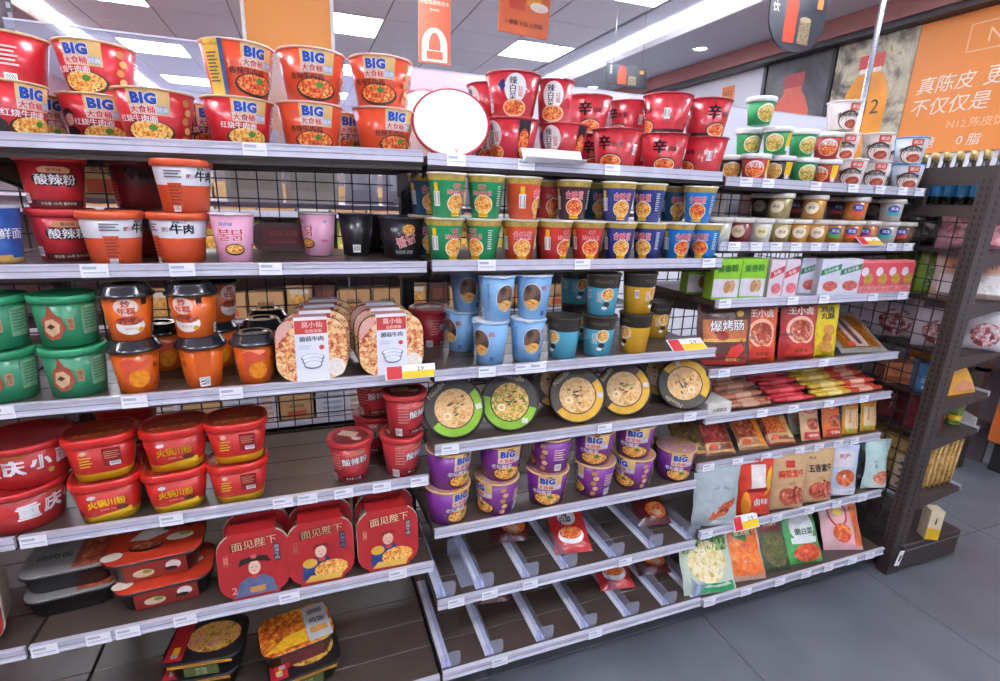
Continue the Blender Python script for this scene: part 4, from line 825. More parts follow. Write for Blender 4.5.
# standing snack pouches
CREAMP = M('#c9a67a', .5, var=.04)
K['p_grill'] = pouch(.17, .185, .05, M('#5a3226', .36, coat=.3, var=.06), [('R', 'banner', M('#c06a34', .4), .0, .115, .14, .062), ('R', 'banner', M('#d8a850', .4), .0, .082, .14, .010), ('T', 'lettering', BLACK, '爆烤肠', .004, .128, .034, .10, .05, .125), ('T', 'lettering', WHITE, '爆烤肠', .004, .128, .033, .02, .05, .12), ('O', 'picture', M('#9c3020', .35), -.012, .096, .020, .014), ('P', 'picture', M('#d2342c', .35), [(.0, .03), (.012, .062), (.05, .072), (.06, .055), (.03, .03)]), ('R', 'picture', M('#a02c22', .4), .0, .022, .14, .034), ('T', 'lettering', M('#d8b060', .5), '酥香爆汁', .02, .022, .010, .02), ('O', 'logo', M('#d8a850', .5), .045, .165, .012, .010)], seed=11)
def boy(c1, c2, seed): return pouch(.115, .195, .05, c1, [('T', 'lettering', M('#f4ddd0', .5), '王小卤', 0, .165, .025, .06, 0, .085), ('O', 'picture', c2, .0, .10, .045, .048), ('O', 'picture', MEAT, .0, .098, .036, .038), ('T', 'lettering', BLACK, '虎皮凤爪', -.044, .085, .010, .03), ('P', 'picture', M('#c83a24', .4), [(-.045, .012), (-.035, .05), (.0, .06), (.035, .05), (.045, .012)]), ('T', 'lettering', M('#3a1a14', .5), '卤香味', 0, .032, .013, .03)], seed=seed)
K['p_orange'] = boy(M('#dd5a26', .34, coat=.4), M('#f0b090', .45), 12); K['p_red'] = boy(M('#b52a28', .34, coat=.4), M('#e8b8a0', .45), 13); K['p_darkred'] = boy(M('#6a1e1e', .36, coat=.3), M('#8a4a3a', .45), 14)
K['p_yellow'] = pouch(.095, .19, .045, M('#e3c916', .34, coat=.4), [('T', 'lettering', M('#5a4a10', .5), '鸡肉\n丸酥', 0, .155, .045, .05, 0, .07), ('O', 'picture', M('#c88a3a', .45, var=.2, scale=60), .004, .095, .022, .020), ('O', 'picture', M('#b87a30', .45, var=.2, scale=60), .0, .065, .018, .018), ('O', 'picture', M('#c88a3a', .45, var=.2, scale=60), -.006, .038, .024, .018)], seed=15)
K['p_flat'] = pouch(.20, .20, .022, CLEAR('bag_film', '#d8d0c4', .6, .2), [('R', 'picture', FOOD('bean_curd', ['#6a3810', '#9a5818', '#b8701c'], 120), .0, .10, .165, .165), ('R', 'label', M('#b8a098', .5), -.005, .095, .06, .15), ('R', 'label', M('#6a3a34', .5), -.005, .10, .02, .14), ('R', 'label', M('#c84a3a', .5), -.045, .035, .03, .02)], seed=16)
K['p_grey'] = pouch(.15, .225, .06, M('#a9b8bc', .32, coat=.3, var=.08), [('P', 'picture', FOOD('chicken_feet', ['#8a2a10', '#c8562a', '#e08a4a']), [(-.036, .040), (-.020, .066), (.0, .074), (.012, .098), (.034, .104), (.058, .116), (.054, .094), (.046, .078), (.024, .056), (-.004, .046), (-.02, .034)]), ('O', 'picture', MEAT, .014, .072, .024, .014), ('P', 'picture', M('#8fa0a6', .4), [(-.03, .15), (.0, .165), (.03, .16), (.05, .14), (.02, .15)]), ('P', 'picture', M('#cfd6d8', .4), [(-.06, .004), (.06, .004), (.04, .03), (-.02, .036)])], seed=17)
K['p_redtall'] = pouch(.115, .225, .055, M('#d83a22', .33, coat=.3), [('R', 'picture', M('#e8ddd4', .45), .002, .165, .05, .10), ('P', 'picture', M('#e2b02a', .4), [(.02, .09), (.05, .12), (.05, .21), (.036, .19)]), ('P', 'picture', M('#8a1c14', .4), [(-.04, .12), (.03, .128), (.034, .112), (-.036, .105)]), ('T', 'lettering', BLACK, '卤味', .010, .07, .026, .10), ('T', 'lettering', M('#f0e0d8', .5), '卤味', .010, .07, .025, .02), ('O', 'picture', M('#e8902a', .4), -.038, .06, .012, .05)], seed=18)
def kr(red, seed): return pouch(.12, .225, .06, CREAMP, [('R', 'logo_patch' , M('#c83a2c', .45), -.005, .196, .030, .028) if red else ('T', 'logo', M('#4a3020', .5), '老卤', -.03, .2, .012), ('T', 'lettering', M('#c8321f', .45) if red else M('#3a2a20', .45), '麻辣素牛' if red else '五香素牛', .0, .158, .030, .05, .03, .088), ('O', 'picture', MEAT, -.012, .066, .030, .036), ('O', 'picture', M('#8a2e2a', .4), .012, .074, .012, .036), ('O', 'picture', MEAT, .020, .072, .010, .034), ('O', 'picture', M('#8a2e2a', .4), .030, .070, .008, .032), ('O', 'picture', MEAT, .036, .068, .007, .028), ('T', 'lettering', M('#a87a50', .5), '手撕', 0, .118, .012)], seed=seed)
K['p_kraft'] = kr(True, 19); K['p_kraft2'] = kr(False, 20)
K['p_whiteblue'] = pouch(.12, .215, .055, M('#bccbe0', .34, coat=.3), [('R', 'picture', M('#d6cfd4', .45), -.01, .17, .085, .07), ('T', 'lettering', M('#b05a58', .5), '鸭脖', -.005, .18, .022, .02), ('O', 'picture', FOOD('duck', ['#a8401c', '#c85a2a', '#e0905a'], 60), -.004, .09, .038, .036), ('R', 'picture', M('#e2dfe2', .45), 0, .03, .09, .03)], seed=21)
K['p_mint'] = pouch(.105, .215, .055, M('#bfdcd8', .32, coat=.3), [('T', 'lettering', M('#4a7a78', .5), '小\n鱼', -.018, .12, .035, .02), ('O', 'picture', FOOD('shrimp', ['#b84a34', '#d8785a', '#e8b8a0'], 70), .01, .06, .038, .028), ('R', 'picture', M('#d8cfc8', .45), 0, .025, .08, .022)], waist=.16, seed=22)
K['p_teal'] = pouch(.08, .20, .05, M('#7f9aa4', .35, coat=.3), [('O', 'picture', MEAT, 0, .06, .024, .03), ('R', 'picture', M('#c8ccd0', .4), 0, .14, .05, .03)], seed=23)
# lowest row: pickle bags
K['b_veg'] = pouch(.19, .205, .05, CLEAR('veg_film', '#cfe0cc', .15, .2), [('R', 'picture', GREENS, .0, .165, .17, .07), ('O', 'picture', FOOD('bamboo', ['#b89a3a', '#e0cf8a', '#eee6c8', '#c8a83a'], 60), -.004, .10, .07, .065), ('R', 'picture', M('#2f9a5c', .4, var=.2, scale=90), .02, .022, .13, .026)], seed=24)
K['b_orange'] = pouch(.135, .205, .045, M('#dcae96', .34, coat=.3), [('R', 'picture', FOOD('radish', ['#d8501c', '#ec7a2a', '#f4a850'], 60), .0, .105, .11, .17), ('P', 'badge', M('#3f7a34', .45), [(-.04, .145), (-.03, .175), (.03, .175), (.04, .145), (0, .125)]), ('T', 'lettering', M('#e8e0b8', .5), '金大叔', 0, .155, .020, .05), ('T', 'lettering', M('#c8465a', .5), '萝卜', .004, .112, .016, .04)], seed=25)
K['b_dark'] = pouch(.115, .2, .045, M('#3c4a2e', .34, coat=.4, var=.2, scale=60), [('R', 'logo_patch', M('#7a2620', .45), .0, .155, .08, .05), ('T', 'lettering', M('#e0cfa0', .5), '贵州辣子', 0, .158, .013, .03), ('O', 'picture', FOOD('pickles', ['#2c3a1c', '#5a5a2a', '#8a7a3a'], 120), 0, .075, .045, .06)], seed=26)
K['b_green'] = pouch(.13, .205, .045, M('#3fa04e', .34, coat=.3), [('O', 'picture', M('#d8dcdc', .45), .0, .125, .046, .058), ('O', 'picture', M('#d8dcdc', .45), .0, .172, .026, .020), ('T', 'lettering', M('#2a5a3a', .5), '脆白菜', .004, .108, .022, .05), ('O', 'picture', FOOD('kimchi', ['#a8281c', '#d8562a', '#eca070'], 50), .002, .036, .052, .03), ('R', 'picture', M('#dfe3e2', .45), .0, .078, .10, .02)], seed=27)
K['b_pink'] = pouch(.15, .20, .045, M('#d9aab0', .34, coat=.3), [('O', 'badge', M('#c2323a', .45), -.012, .13, .038, .048), ('O', 'badge', M('#e8b8b0', .45), -.012, .13, .030, .040), ('O', 'picture', YEL, -.01, .135, .018, .012), ('O', 'picture', FOOD('kimchi2', ['#a8281c', '#d8562a', '#e2c030'], 60), -.006, .062, .034, .034), ('R', 'picture', M('#d86a34', .45), .054, .09, .03, .15)], seed=28)
# cartons
K['c_green'] = carton(.092, .05, .128, M('#8ac52e', .4), [('R', 'print', M('#d8d4dc', .45), 0, .036, .088, .058), ('T', 'lettering', M('#2a7a2c', .5), '莱香粉', .0, .098, .022, .05, .08, .08), ('O', 'picture', M('#c8a070', .45, var=.2, scale=80), .02, .042, .012, .020), ('O', 'picture', M('#b88a58', .45, var=.2, scale=80), .004, .040, .012, .020)])
K['c_pink'] = carton(.052, .05, .124, M('#dccfd6', .4), [('P', 'ribbon', M('#c8424c', .45), [(-.024, .06), (.024, .084), (.024, .106), (-.024, .082)]), ('T', 'lettering', WHITE, '杂粮', 0, .083, .013, .03, .45), ('O', 'picture', M('#d8707a', .45, var=.2, scale=90), .004, .03, .018, .018)])
K['c_white'] = carton(.078, .05, .124, M('#cfd2de', .4), [('P', 'ribbon', M('#2f7a58', .45), [(-.037, .066), (.037, .090), (.037, .110), (-.037, .086)]), ('T', 'lettering', M('#dfeee4', .5), '五谷杂粮', 0, .088, .013, .03, .31), ('O', 'picture', FOOD('grains', ['#8a2a2c', '#c85a50', '#e0b0a0']), .006, .032, .028, .018)])
K['c_red'] = carton(.062, .05, .110, M('#d8505a', .36, coat=.3), [('O', 'picture', M('#e8dce8', .45), -.008, .078, .014, .016), ('O', 'picture', M('#b8943a', .45, var=.2, scale=90), .010, .052, .018, .020), ('R', 'picture', FOOD('granola', ['#a03040', '#d87a80', '#e8c0b0']), .0, .016, .056, .026)], side=None)
K['c_red'].part('cap', MB().bev(-.029, .029, -.023, .023, .110, .118, .002, M('#e07a80', .35)))
# sausage packs
def sausage(c, c2, L=.16):
    k = Kind(.022); prof = [(.002, -L/2-.012), (.010, -L/2-.011), (.0105, -L/2), (.0125, -L/2+.012), (.013, 0), (.0125, L/2-.012), (.0105, L/2), (.010, L/2+.011), (.002, L/2+.012)]
    T = Matrix.Translation((0, 0, .012)) @ Matrix.Rotation(PI/2, 4, 'Y') @ Matrix.Scale(.8, 4, (1, 0, 0))
    k.part('casing', MB().lathe(prof, [c, c, c, c, c, c, c, c], 12, T=T))
    k.part('label_band', MB().lathe([(.0134, -L*.22), (.0136, L*.22)], c2, 12, cap0=False, cap1=False, T=T)); return k
K['s_brown'] = sausage(M('#a86a50', .32, coat=.4), M('#c89a80', .4)); K['s_red'] = sausage(M('#b52a34', .32, coat=.4), M('#d8525a', .4)); K['s_yellow'] = sausage(M('#d0ac3a', .32, coat=.4), M('#e6d080', .4)); K['s_orange'] = sausage(M('#c8402c', .32, coat=.4), M('#e0a890', .4))
# vacuum packs in card sleeves
def vac(body, win, strip, seed, w=.12): return pouch(w, .15, .034, body, [('R', 'picture', win, 0, .09, w*.86, .09), ('R', 'strip', strip, w*.3, .08, w*.2, .12), ('R', 'picture', M('#b98a4a', .45, var=.15), .0, .024, w*.9, .036), ('O', 'badge', M('#d85a34', .45), -w*.25, .026, .014, .012)], seed=seed)
K['v_meat'] = vac(M('#7a4a34', .34, coat=.4), FOOD('sausages', ['#7a2a24', '#b84a44', '#e08a80'], 60), M('#7a3a24', .4), 31); K['v_orange'] = vac(M('#9a6a44', .34, coat=.4), MEAT, M('#ef8a1e', .4), 32); K['v_red'] = vac(M('#8a3024', .34, coat=.4), NOODR, M('#c8b06a', .4), 33); K['v_olive'] = vac(M('#5a4a2c', .34, coat=.4), FOOD('mushroom', ['#3a2c1c', '#6a5030', '#a88a5a'], 60), M('#6a5a30', .4), 34)
K['v_enoki'] = pouch(.11, .14, .04, CLEAR('enoki_film', '#d8dcc8', .2, .2), [('R', 'picture', FOOD('enoki', ['#6a5a3a', '#b8a878', '#e0d8b8', '#d8cfa8'], 70), 0, .085, .09, .11), ('R', 'picture', M('#9aa884', .45), 0, .02, .08, .03)], seed=35)
def snack(c, top, seed, w=.085): return pouch(w, .155, .032, c, [('O', 'badge', top, 0, .122, .030, .022), ('O', 'badge', M('#e8c8a0', .45), 0, .122, .024, .016), ('T', 'lettering', M('#8a2a18', .5), '素肉', 0, .122, .013, .03), ('O', 'picture', MEAT, .006, .062, .028, .022), ('O', 'picture', M('#4a5a7a', .45), .026, .074, .010, .006), ('R', 'picture', M('#c8383a', .45), 0, .02, w*.8, .026), ('T', 'lettering', M('#f0dcc8', .5), '香辣味', 0, .02, .013, .03)], seed=seed)
K['n_cream'] = snack(M('#dcae80', .35, coat=.3), M('#c8503a', .45), 36); K['n_orange'] = snack(M('#e2742a', .35, coat=.3), M('#d8402c', .45), 37)
def stick(seed): return pouch(.075, .16, .03, M('#d8a22e', .35, coat=.3), [('R', 'picture', M('#d8603a', .45), 0, .125, .06, .026), ('T', 'lettering', M('#f4e4c0', .5), '脆笋', 0, .125, .016, .03), ('R', 'picture', M('#e0c49a', .45), .0, .062, .060, .075), ('O', 'picture', M('#c89a68', .45), -.012, .062, .006, .034), ('O', 'picture', M('#d8b080', .45), .004, .060, .006, .036), ('O', 'picture', M('#c89a68', .45), .018, .062, .006, .034), ('O', 'picture', M('#a8b83a', .45), -.014, .018, .014, .009)], seed=seed)
K['n_yellow'] = stick(38)

# ================================================================== goods: set out on the shelves
K['big_purple'] = cup(.0645, .051, .110, [(1, PUR)], art_big(NOODLE, '老坛酸菜', WHITE), rim=M('#e0b878', .4), lidm=FOOD('printed_lid', ['#7a4a2a', '#caa060', '#a86a9a', '#e8d0a0'], 40))
def face(x, y): return -math.atan2(x-CAM.x, y-CAM.y)
ROUND = []
def put(kind, px, py, sh, y, lvl=0, rot=0, label='', cat='noodle bowl', group=None, name='noodle_bowl', tilt=0, cf=1.0, pitch=None, dz=0, scale=None):
    k = K[kind]; x = at_y(px, py, y).x; z = deck_z(sh, x)+lvl*(pitch or k.h+.0008)+.0004+dz
    o = spawn(k, name, (x, y, z), (tilt, 0, face(x, y)*cf+rot), label, cat, group)
    if k.R: ROUND.append((o, k.R*(scale[0] if scale else 1), sh))
    if scale: o.scale = scale
    return o
T2 = ('lower of a stack', 'upper of a stack', 'topmost of a stack')
# ---- A1 big paper bowls
for kd, px, py, y, lv, rot, lab in (
    ('big_red', 15, 68, .27, 1, -1.8, 'large red paper noodle bowl turned to its barcode, resting on two photo bowls'),
    ('big_photo', 3, 107, .165, 0, .75, 'large red noodle bowl printed with a figure, under the barcode bowl'),
    ('big_photo', 38, 112, .325, 0, .6, 'large red noodle bowl with a figure, standing behind the end bowl'),
    ('big_red', 93, 72, .285, 1, -.5, 'large red noodle bowl on top of a bowl printed with a dark-haired figure'),
    ('big_photo', 92, 118, .285, 0, .05, 'large red noodle bowl with dark-haired figure, carrying another red bowl'),
    ('big_red', 156, 113, .16, 0, -.25, 'single large red noodle bowl standing in front with ingredient dots'),
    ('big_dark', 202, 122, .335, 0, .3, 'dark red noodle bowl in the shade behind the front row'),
    ('big_panel', 238, 66, .19, 1, .55, 'large orange noodle bowl with yellow information panel on a red bowl'),
    ('big_red', 239, 119, .19, 0, .25, 'large red noodle bowl under the bowl with the yellow panel'),
    ('big_orange', 312, 72, .19, 1, .1, 'large orange-red noodle bowl, upper of the middle matching pair'),
    ('big_orange', 311, 122, .19, 0, .1, 'large orange-red noodle bowl, lower of the middle matching pair'),
    ('big_orange', 381, 78, .19, 1, -.15, 'large orange-red noodle bowl on top of the stack nearest the white lid'),
    ('big_orange', 384, 127, .19, 0, .5, 'large orange-red noodle bowl under the stack nearest the white lid'),
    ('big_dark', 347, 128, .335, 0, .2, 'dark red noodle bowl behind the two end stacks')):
    put(kd, px, py, 'A1', y, lv, rot, lab, 'noodle bowl', 'big paper noodle bowls on the top shelf', pitch=.1108 if px > 100 else .104)
# ---- B1
k = Kind(.08); R = .097
k.part('bowl_body', MB().lathe([(.058, 0), (.064, .002), (R-.004, .070)], REDB, 36)); k.part('rim', MB().lathe([(R-.004, .068), (R, .070), (R+.0012, .075), (R-.003, .077)], REDB, 36, cap0=False, cap1=False)); k.part('lid', MB().lathe([(R-.003, .073), (R-.006, .078)], M('#fbfafa', .25, var=.01), 36))
k.art(prints([('T', 'lettering', M('#d88a98', .5), 'V', .012, -.080, .014, .04)], top_map(.078), False)); K['lid_white'] = k
def lying(kind, px, py, sh, y, tilt, label, R, group, spin=0, h=.068):
    """bowl on its side: lid centre seen at (px,py) near plane y, rim resting on the deck"""
    z = deck_z(sh)+R*math.sin(tilt)+.001; p = at_y(px, py, y); a = face(p.x, y)*.8
    E3 = Matrix.Rotation(a, 4, 'Z') @ Matrix.Rotation(tilt, 4, 'X') @ Matrix.Rotation(spin, 4, 'Z')
    base = Vector((p.x, y, z)) - (E3 @ Vector((0, 0, h)))
    o = spawn(K[kind], 'noodle_bowl', base, E3.to_euler(), label, 'noodle bowl', group); return o
lying('lid_white', 451, 124, 'B1', .13, 1.08, 'red bowl lying on its side with a plain white lid showing', .098, None, 0, .078)
lying('lid_white', 425, 114, 'B1', .30, 1.35, 'red bowl with white lid lying half hidden behind the white-lidded one', .098, None, 0, .078)
for kd, px, py, y, lv, rot, lab in (
    ('kimchi', 491, 112, .31, 1, -1.0, 'dark-panelled red kimchi noodle bowl peeking out behind the upper one'), ('kimchi', 495, 140, .31, 0, -.4, 'red kimchi noodle bowl in the second row beside the white lid'),
    ('kimchi', 516, 102, .155, 1, .1, 'red kimchi bowl with white circle on top of a barcode-side bowl'), ('kimchi', 512, 142, .155, 0, -.9, 'red kimchi bowl turned to its dark side panel'),
    ('kimchi', 562, 142, .165, 0, -.5, 'red kimchi bowl with white circle behind the blank card holder')):
    put(kd, px, py, 'B1', y, lv, rot, lab, 'noodle bowl', 'red bowls on the top shelf')
put('kimchi_cup', 551, 108, 'B1', .165, 1, -.1, 'narrow red kimchi cup with white circle standing on a wide red bowl', 'noodle cup', 'red bowls on the top shelf', 'noodle_cup', pitch=.107)
for kd, px, py, y, lv, rot, lab in (
    ('shin', 594, 146, .30, 0, 0, 'red spicy noodle bowl in the second row, lower one'), ('shin', 588, 113, .29, 1, .05, 'red spicy noodle bowl beside the kimchi cup, upper second row'),
    ('shin', 629, 116, .30, 1, -.7, 'red spicy noodle bowl standing back between two taller stacks'), ('shin', 632, 140, .30, 0, -.7, 'red spicy noodle bowl in the second row under a half-hidden one'),
    ('shin', 616, 146, .145, 0, -.35, 'red spicy noodle bowl in the front row without another on top'), ('shin', 664, 148, .15, 0, 0, 'red spicy noodle bowl with its black sign facing front, lower one'), ('shin', 667, 112, .15, 1, -1.3, 'red spicy noodle bowl turned to its barcode, upper one'),
    ('shin', 703, 151, .15, 0, -1.0, 'red spicy noodle bowl at the end of the red row, lower one'), ('shin', 706, 117, .15, 1, .55, 'red spicy noodle bowl at the end of the red row, upper one')):
    put(kd, px, py, 'B1', y, lv, rot, lab, 'noodle bowl', 'red bowls on the top shelf')
# ---- C1 white-lidded cups
WN = {'w_green': 'green', 'w_red': 'red', 'w_black': 'black', 'w_grey': 'grey porridge', 'w_blue': 'blue-edged porridge'}
tier = ('bottom', 'middle', 'top')
for kd, px, py, y, lv, rot in (('w_black', 733, 160, .2, 0, .2), ('w_red', 755, 160, .12, 0, 0), ('w_black', 781, 162, .12, 0, -.6), ('w_green', 804, 164, .12, 0, .5), ('w_red', 827, 166, .12, 0, -.6), ('w_grey', 850, 167, .12, 0, .1), ('w_grey', 874, 170, .12, 0, .1), ('w_blue', 890, 168, .24, 0, .6), ('w_blue', 907, 173, .12, 0, .1),
    ('w_green', 752, 133, .2, 1, .4), ('w_green', 777, 134, .12, 1, -.2), ('w_green', 804, 134, .12, 1, .6), ('w_red', 829, 136, .12, 1, .1), ('w_grey', 849, 141, .17, 1, .1), ('w_grey', 875, 140, .12, 1, .1), ('w_blue', 892, 146, .24, 1, .5), ('w_blue', 911, 145, .12, 1, .1), ('w_green', 761, 107, .14, 2, .6), ('w_grey', 842, 116, .14, 2, .5)):
    put(kd, px, py, 'C1', y, lv, rot, f'{WN[kd]} instant cup with pale lid on the {tier[lv]} tier of the white-lidded stack' if y < .19 else f'{WN[kd]} instant cup half hidden at the back of the {tier[lv]} tier', 'noodle cup', 'white-lidded cups on the top shelf', 'noodle_cup', pitch=.0835 if kd in ('w_green', 'w_red', 'w_black') else .0885)
# ---- A2
put('bluebig', -2, 241, 'A2', .13, 0, .2, 'blue seafood noodle cup at the end beside the red tubs', 'noodle cup', None, 'noodle_cup')
put('suanla', 54, 182, 'A2', .185, 1, .05, 'red hot-and-sour noodle tub with black lettering badge, upper one', 'noodle bowl', 'red and orange tubs'); put('suanla', 61, 239, 'A2', .185, 0, .1, 'red hot-and-sour noodle tub with black lettering badge, lower one', 'noodle bowl', 'red and orange tubs')
put('beef', 114, 240, 'A2', .105, 0, 1.1, 'orange beef noodle tub turned to its ingredients panel, no tub on top', 'noodle bowl', 'red and orange tubs'); put('beef', 181, 240, 'A2', .115, 0, .1, 'orange beef noodle tub with black lettering facing front, lower one', 'noodle bowl', 'red and orange tubs'); put('beef', 184, 185, 'A2', .115, 1, .85, 'orange beef noodle tub turned to its ingredients panel, upper one', 'noodle bowl', 'red and orange tubs')
put('beef_dark', 139, 235, 'A2', .27, 0, 0, 'dark red beef noodle tub in the second row, lower one', 'noodle bowl', 'red and orange tubs'); put('beef_dark', 139, 187, 'A2', .27, 1, 0, 'dark red beef noodle tub in the second row, upper one', 'noodle bowl', 'red and orange tubs')
put('pink', 234, 239, 'A2', .10, 0, -.1, 'pink noodle cup with red lettering next to the orange tubs', 'noodle cup', None, 'noodle_cup'); put('pink', 319, 236, 'A2', .25, 0, -.9, 'pink noodle cup turned sideways next to a black cup', 'noodle cup', None, 'noodle_cup')
put('blackcup', 356, 235, 'A2', .25, 0, 1.9, 'black noodle cup turned to its barcode beside the pink cup', 'noodle cup', None, 'noodle_cup'); put('blackbowl', 402, 238, 'A2', .19, 0, .1, 'black spicy noodle bowl with slanted red lettering', 'noodle bowl', None); put('blackbowl', 386, 238, 'A2', .33, 0, .1, 'black spicy noodle bowl standing behind the front black bowl', 'noodle bowl', None)
# ---- B2 classic cups
CN = {'cn_green': 'green', 'cn_orange': 'orange', 'cn_red': 'red', 'cn_dark': 'dark maroon', 'cn_blue': 'navy blue', 'cn_sky': 'sky blue', 'cn_teal': 'dark teal'}
for kd, px, y, lv, rot, ex in (('cn_green', 447, .08, 0, .5, 'next to the black bowl'), ('cn_green', 485, .08, 0, -.7, 'next to the orange cup'), ('cn_orange', 523, .08, 0, .1, 'beside the green cups'), ('cn_red', 555, .08, 0, .7, 'turned half away'), ('cn_red', 587, .08, 0, .2, 'beside the navy cups'), ('cn_blue', 617, .08, 0, .15, 'next to the red cup'), ('cn_blue', 647, .08, 0, -.5, 'next to the sky blue cup'), ('cn_sky', 674, .08, 0, .35, 'next to the navy cup'), ('cn_sky', 701, .08, 0, -.4, 'at the end of the row'),
    ('cn_green', 447, .08, 1, .5, 'next to the shaded teal cup'), ('cn_green', 486, .08, 1, -.3, 'next to the barcode cup'), ('cn_orange', 522, .08, 1, 1.1, 'turned to its barcode'), ('cn_red', 549, .2, 1, .5, 'in the second row'), ('cn_dark', 571, .12, 1, .0, 'beside the red one'), ('cn_teal', 594, .22, 1, .4, 'in the second row beside the maroon cup'), ('cn_blue', 619, .08, 1, .2, 'next to the teal cup'), ('cn_blue', 648, .08, 1, -.5, 'turned half away'), ('cn_teal', 674, .2, 1, .3, 'in the second row near the end'), ('cn_sky', 700, .09, 1, -.2, 'at the end of the row'), ('cn_teal', 426, .22, 1, .2, 'behind the first green cup'),
    ('cn_red', 549, .2, 0, .5, 'in the second row'), ('cn_teal', 594, .22, 0, .4, 'in the second row'), ('cn_teal', 674, .2, 0, .3, 'in the second row near the end'), ('cn_teal', 426, .22, 0, .2, 'behind the first green cup')):
    put(kd, px, 240-45*lv, 'B2', y-.012, lv, rot, f"{CN[kd]} paper noodle cup, {'upper' if lv else 'lower'} tier, {ex}", 'noodle cup', 'classic paper noodle cups', 'noodle_cup')
# ---- C2 jars
JN = {'jar_white': 'pale jar with oval label', 'jar_red': 'dark red jar with oval label', 'jar_olive': 'olive-coloured jar with oval label', 'jar_gold': 'golden jar with cream oval label', 'jelly_orange': 'amber dessert cup with orange and blue sticker', 'jelly_pink': 'dessert cup with pink and blue sticker', 'jelly_teal': 'pale dessert cup with teal and blue sticker', 'jelly_dark': 'brown dessert cup with red and blue sticker', 'jelly_green': 'amber dessert cup with green and blue sticker', 'jar_dark': 'dark jar in the second row'}
for kd, px, y, lv in (('jar_white', 722, .1, 0), ('jar_red', 741, .1, 0), ('jar_white', 760, .1, 0), ('jar_olive', 779, .1, 0), ('jar_gold', 797, .1, 0), ('jar_gold', 815, .1, 0), ('jelly_green', 833, .1, 0), ('jelly_orange', 850, .1, 0), ('jelly_pink', 867, .1, 0), ('jelly_teal', 886, .1, 0), ('jelly_dark', 903, .1, 0),
    ('jar_dark', 762, .2, 1), ('jar_olive', 780, .1, 1), ('jelly_dark', 797, .2, 1), ('jar_gold', 814, .1, 1), ('jelly_dark', 837, .2, 1), ('jelly_orange', 856, .1, 1), ('jar_dark', 874, .2, 1), ('jelly_teal', 892, .1, 1), ('jar_dark', 907, .2, 1), ('jar_dark', 762, .2, 0), ('jar_dark', 797, .2, 0), ('jar_dark', 837, .2, 0), ('jar_dark', 874, .2, 0), ('jar_dark', 907, .2, 0)):
    put(kd, px, 229-23*lv, 'C2', y, lv, random.uniform(-.3, .3), f"{JN[kd]}, {'standing on another' if lv else 'standing on the shelf'}", 'jar' if 'jar' in kd else 'dessert cup', 'jars and dessert cups', 'food_jar' if 'jar' in kd else 'dessert_cup', pitch=.0795)
# ---- C3 cartons
for i, (kd, px, y, lab) in enumerate((('c_green', 697, .17, 'green and white carton standing back from the front edge'), ('c_green', 722, .07, 'green and white carton next to the free space'), ('c_green', 748, .07, 'green and white carton next to the pink ribboned carton'), ('c_pink', 771, .07, 'narrow pale carton with red ribbon beside the green carton'), ('c_pink', 786, .07, 'narrow pale carton with red ribbon beside the green-ribboned carton'), ('c_white', 804, .11, 'white carton with green ribbon standing slightly back'), ('c_white', 824, .07, 'white carton with green ribbon in the middle'), ('c_white', 844, .07, 'white carton with green ribbon beside the red packs'), ('c_red', 860, .07, 'red cereal pack beside the white carton'), ('c_red', 874, .07, 'red cereal pack, second from the white carton'), ('c_red', 887, .07, 'red cereal pack, third from the white carton'), ('c_red', 899, .07, 'red cereal pack at the end of the shelf'))):
    put(kd, px, 279, 'C3', y, 0, random.uniform(-.05, .05), lab, 'carton', 'cartons in a row', 'food_carton', cf=.25)
# ---- A3
for px, py, y, lv, lab in ((3, 327, .095, 1, 'green noodle tub at the shelf end, upper one'), (13, 377, .085, 0, 'green noodle tub at the shelf end, lower one'), (62, 325, .095, 1, 'green noodle tub beside the orange cups, upper one'), (73, 377, .085, 0, 'green noodle tub beside the orange cups, lower one')):
    put('green_tub', px, py, 'A3', y, lv, .12, lab, 'noodle tub', 'green noodle tubs', 'noodle_tub')
for kd, px, py, y, lv, rot, lab in (('rice_cake', 128, 308, .068, 1, .0, 'orange rice-cake cup with black dome lid, upper one beside the green tubs'), ('rice_cake_b', 137, 367, .068, 0, .15, 'orange cup with red figure print under the cup beside the green tubs'), ('rice_cake', 193, 306, .068, 1, -.4, 'orange rice-cake cup with black dome lid on a barcode-side cup'), ('rice_cake_b', 203, 363, .068, 0, -1.7, 'orange cup turned to its barcode below another cup'), ('rice_cake_b', 255, 354, .068, 0, .2, 'single orange cup with red print beside the meal boxes'),
    ('rice_cake_b', 262, 330, .21, 0, .1, 'orange cup with black lid in the second row behind the single cup'), ('rice_cake_b', 268, 318, .33, 0, .1, 'orange cup with black lid in the back row'), ('rice_cake_b', 216, 330, .21, 0, .3, 'orange cup in the second row, lower one'), ('rice_cake', 216, 290, .21, 1, .8, 'orange cup in the second row, upper one'), ('rice_cake_b', 160, 330, .21, 0, .3, 'orange cup in the second row behind the first stack')):
    put(kd, px, py, 'A3', y, lv, rot, lab, 'noodle cup', 'orange rice-cake cups', 'rice_cake_cup', pitch=.1175)
for px, py, ys, lab in ((312, 352, (.042, .112, .182, .252), 'nearest the orange cups'), (390, 343, (.042, .112, .182), 'beside the promotion card')):
    x = at_y(px, py, .05).x
    for i, y in enumerate(ys):
        o = spawn(K['heat_box'], 'meal_box', (x+(.012 if px < 350 else -.004)*i, y, deck_z('A3')+.0005), (-.10, 0, .04), f"white-sleeved beef meal box {lab}, " + ('front one of its row' if i == 0 else ('second of its row', 'third of its row', 'last of its row')[i-1]), 'meal box', 'white-sleeved meal boxes').scale = (.97, 1, .92)
put('red_cup', 429, 328, 'A3', .27, 0, .6, 'shaded dark red cup standing back beside the meal boxes', 'noodle cup', None, 'noodle_cup')
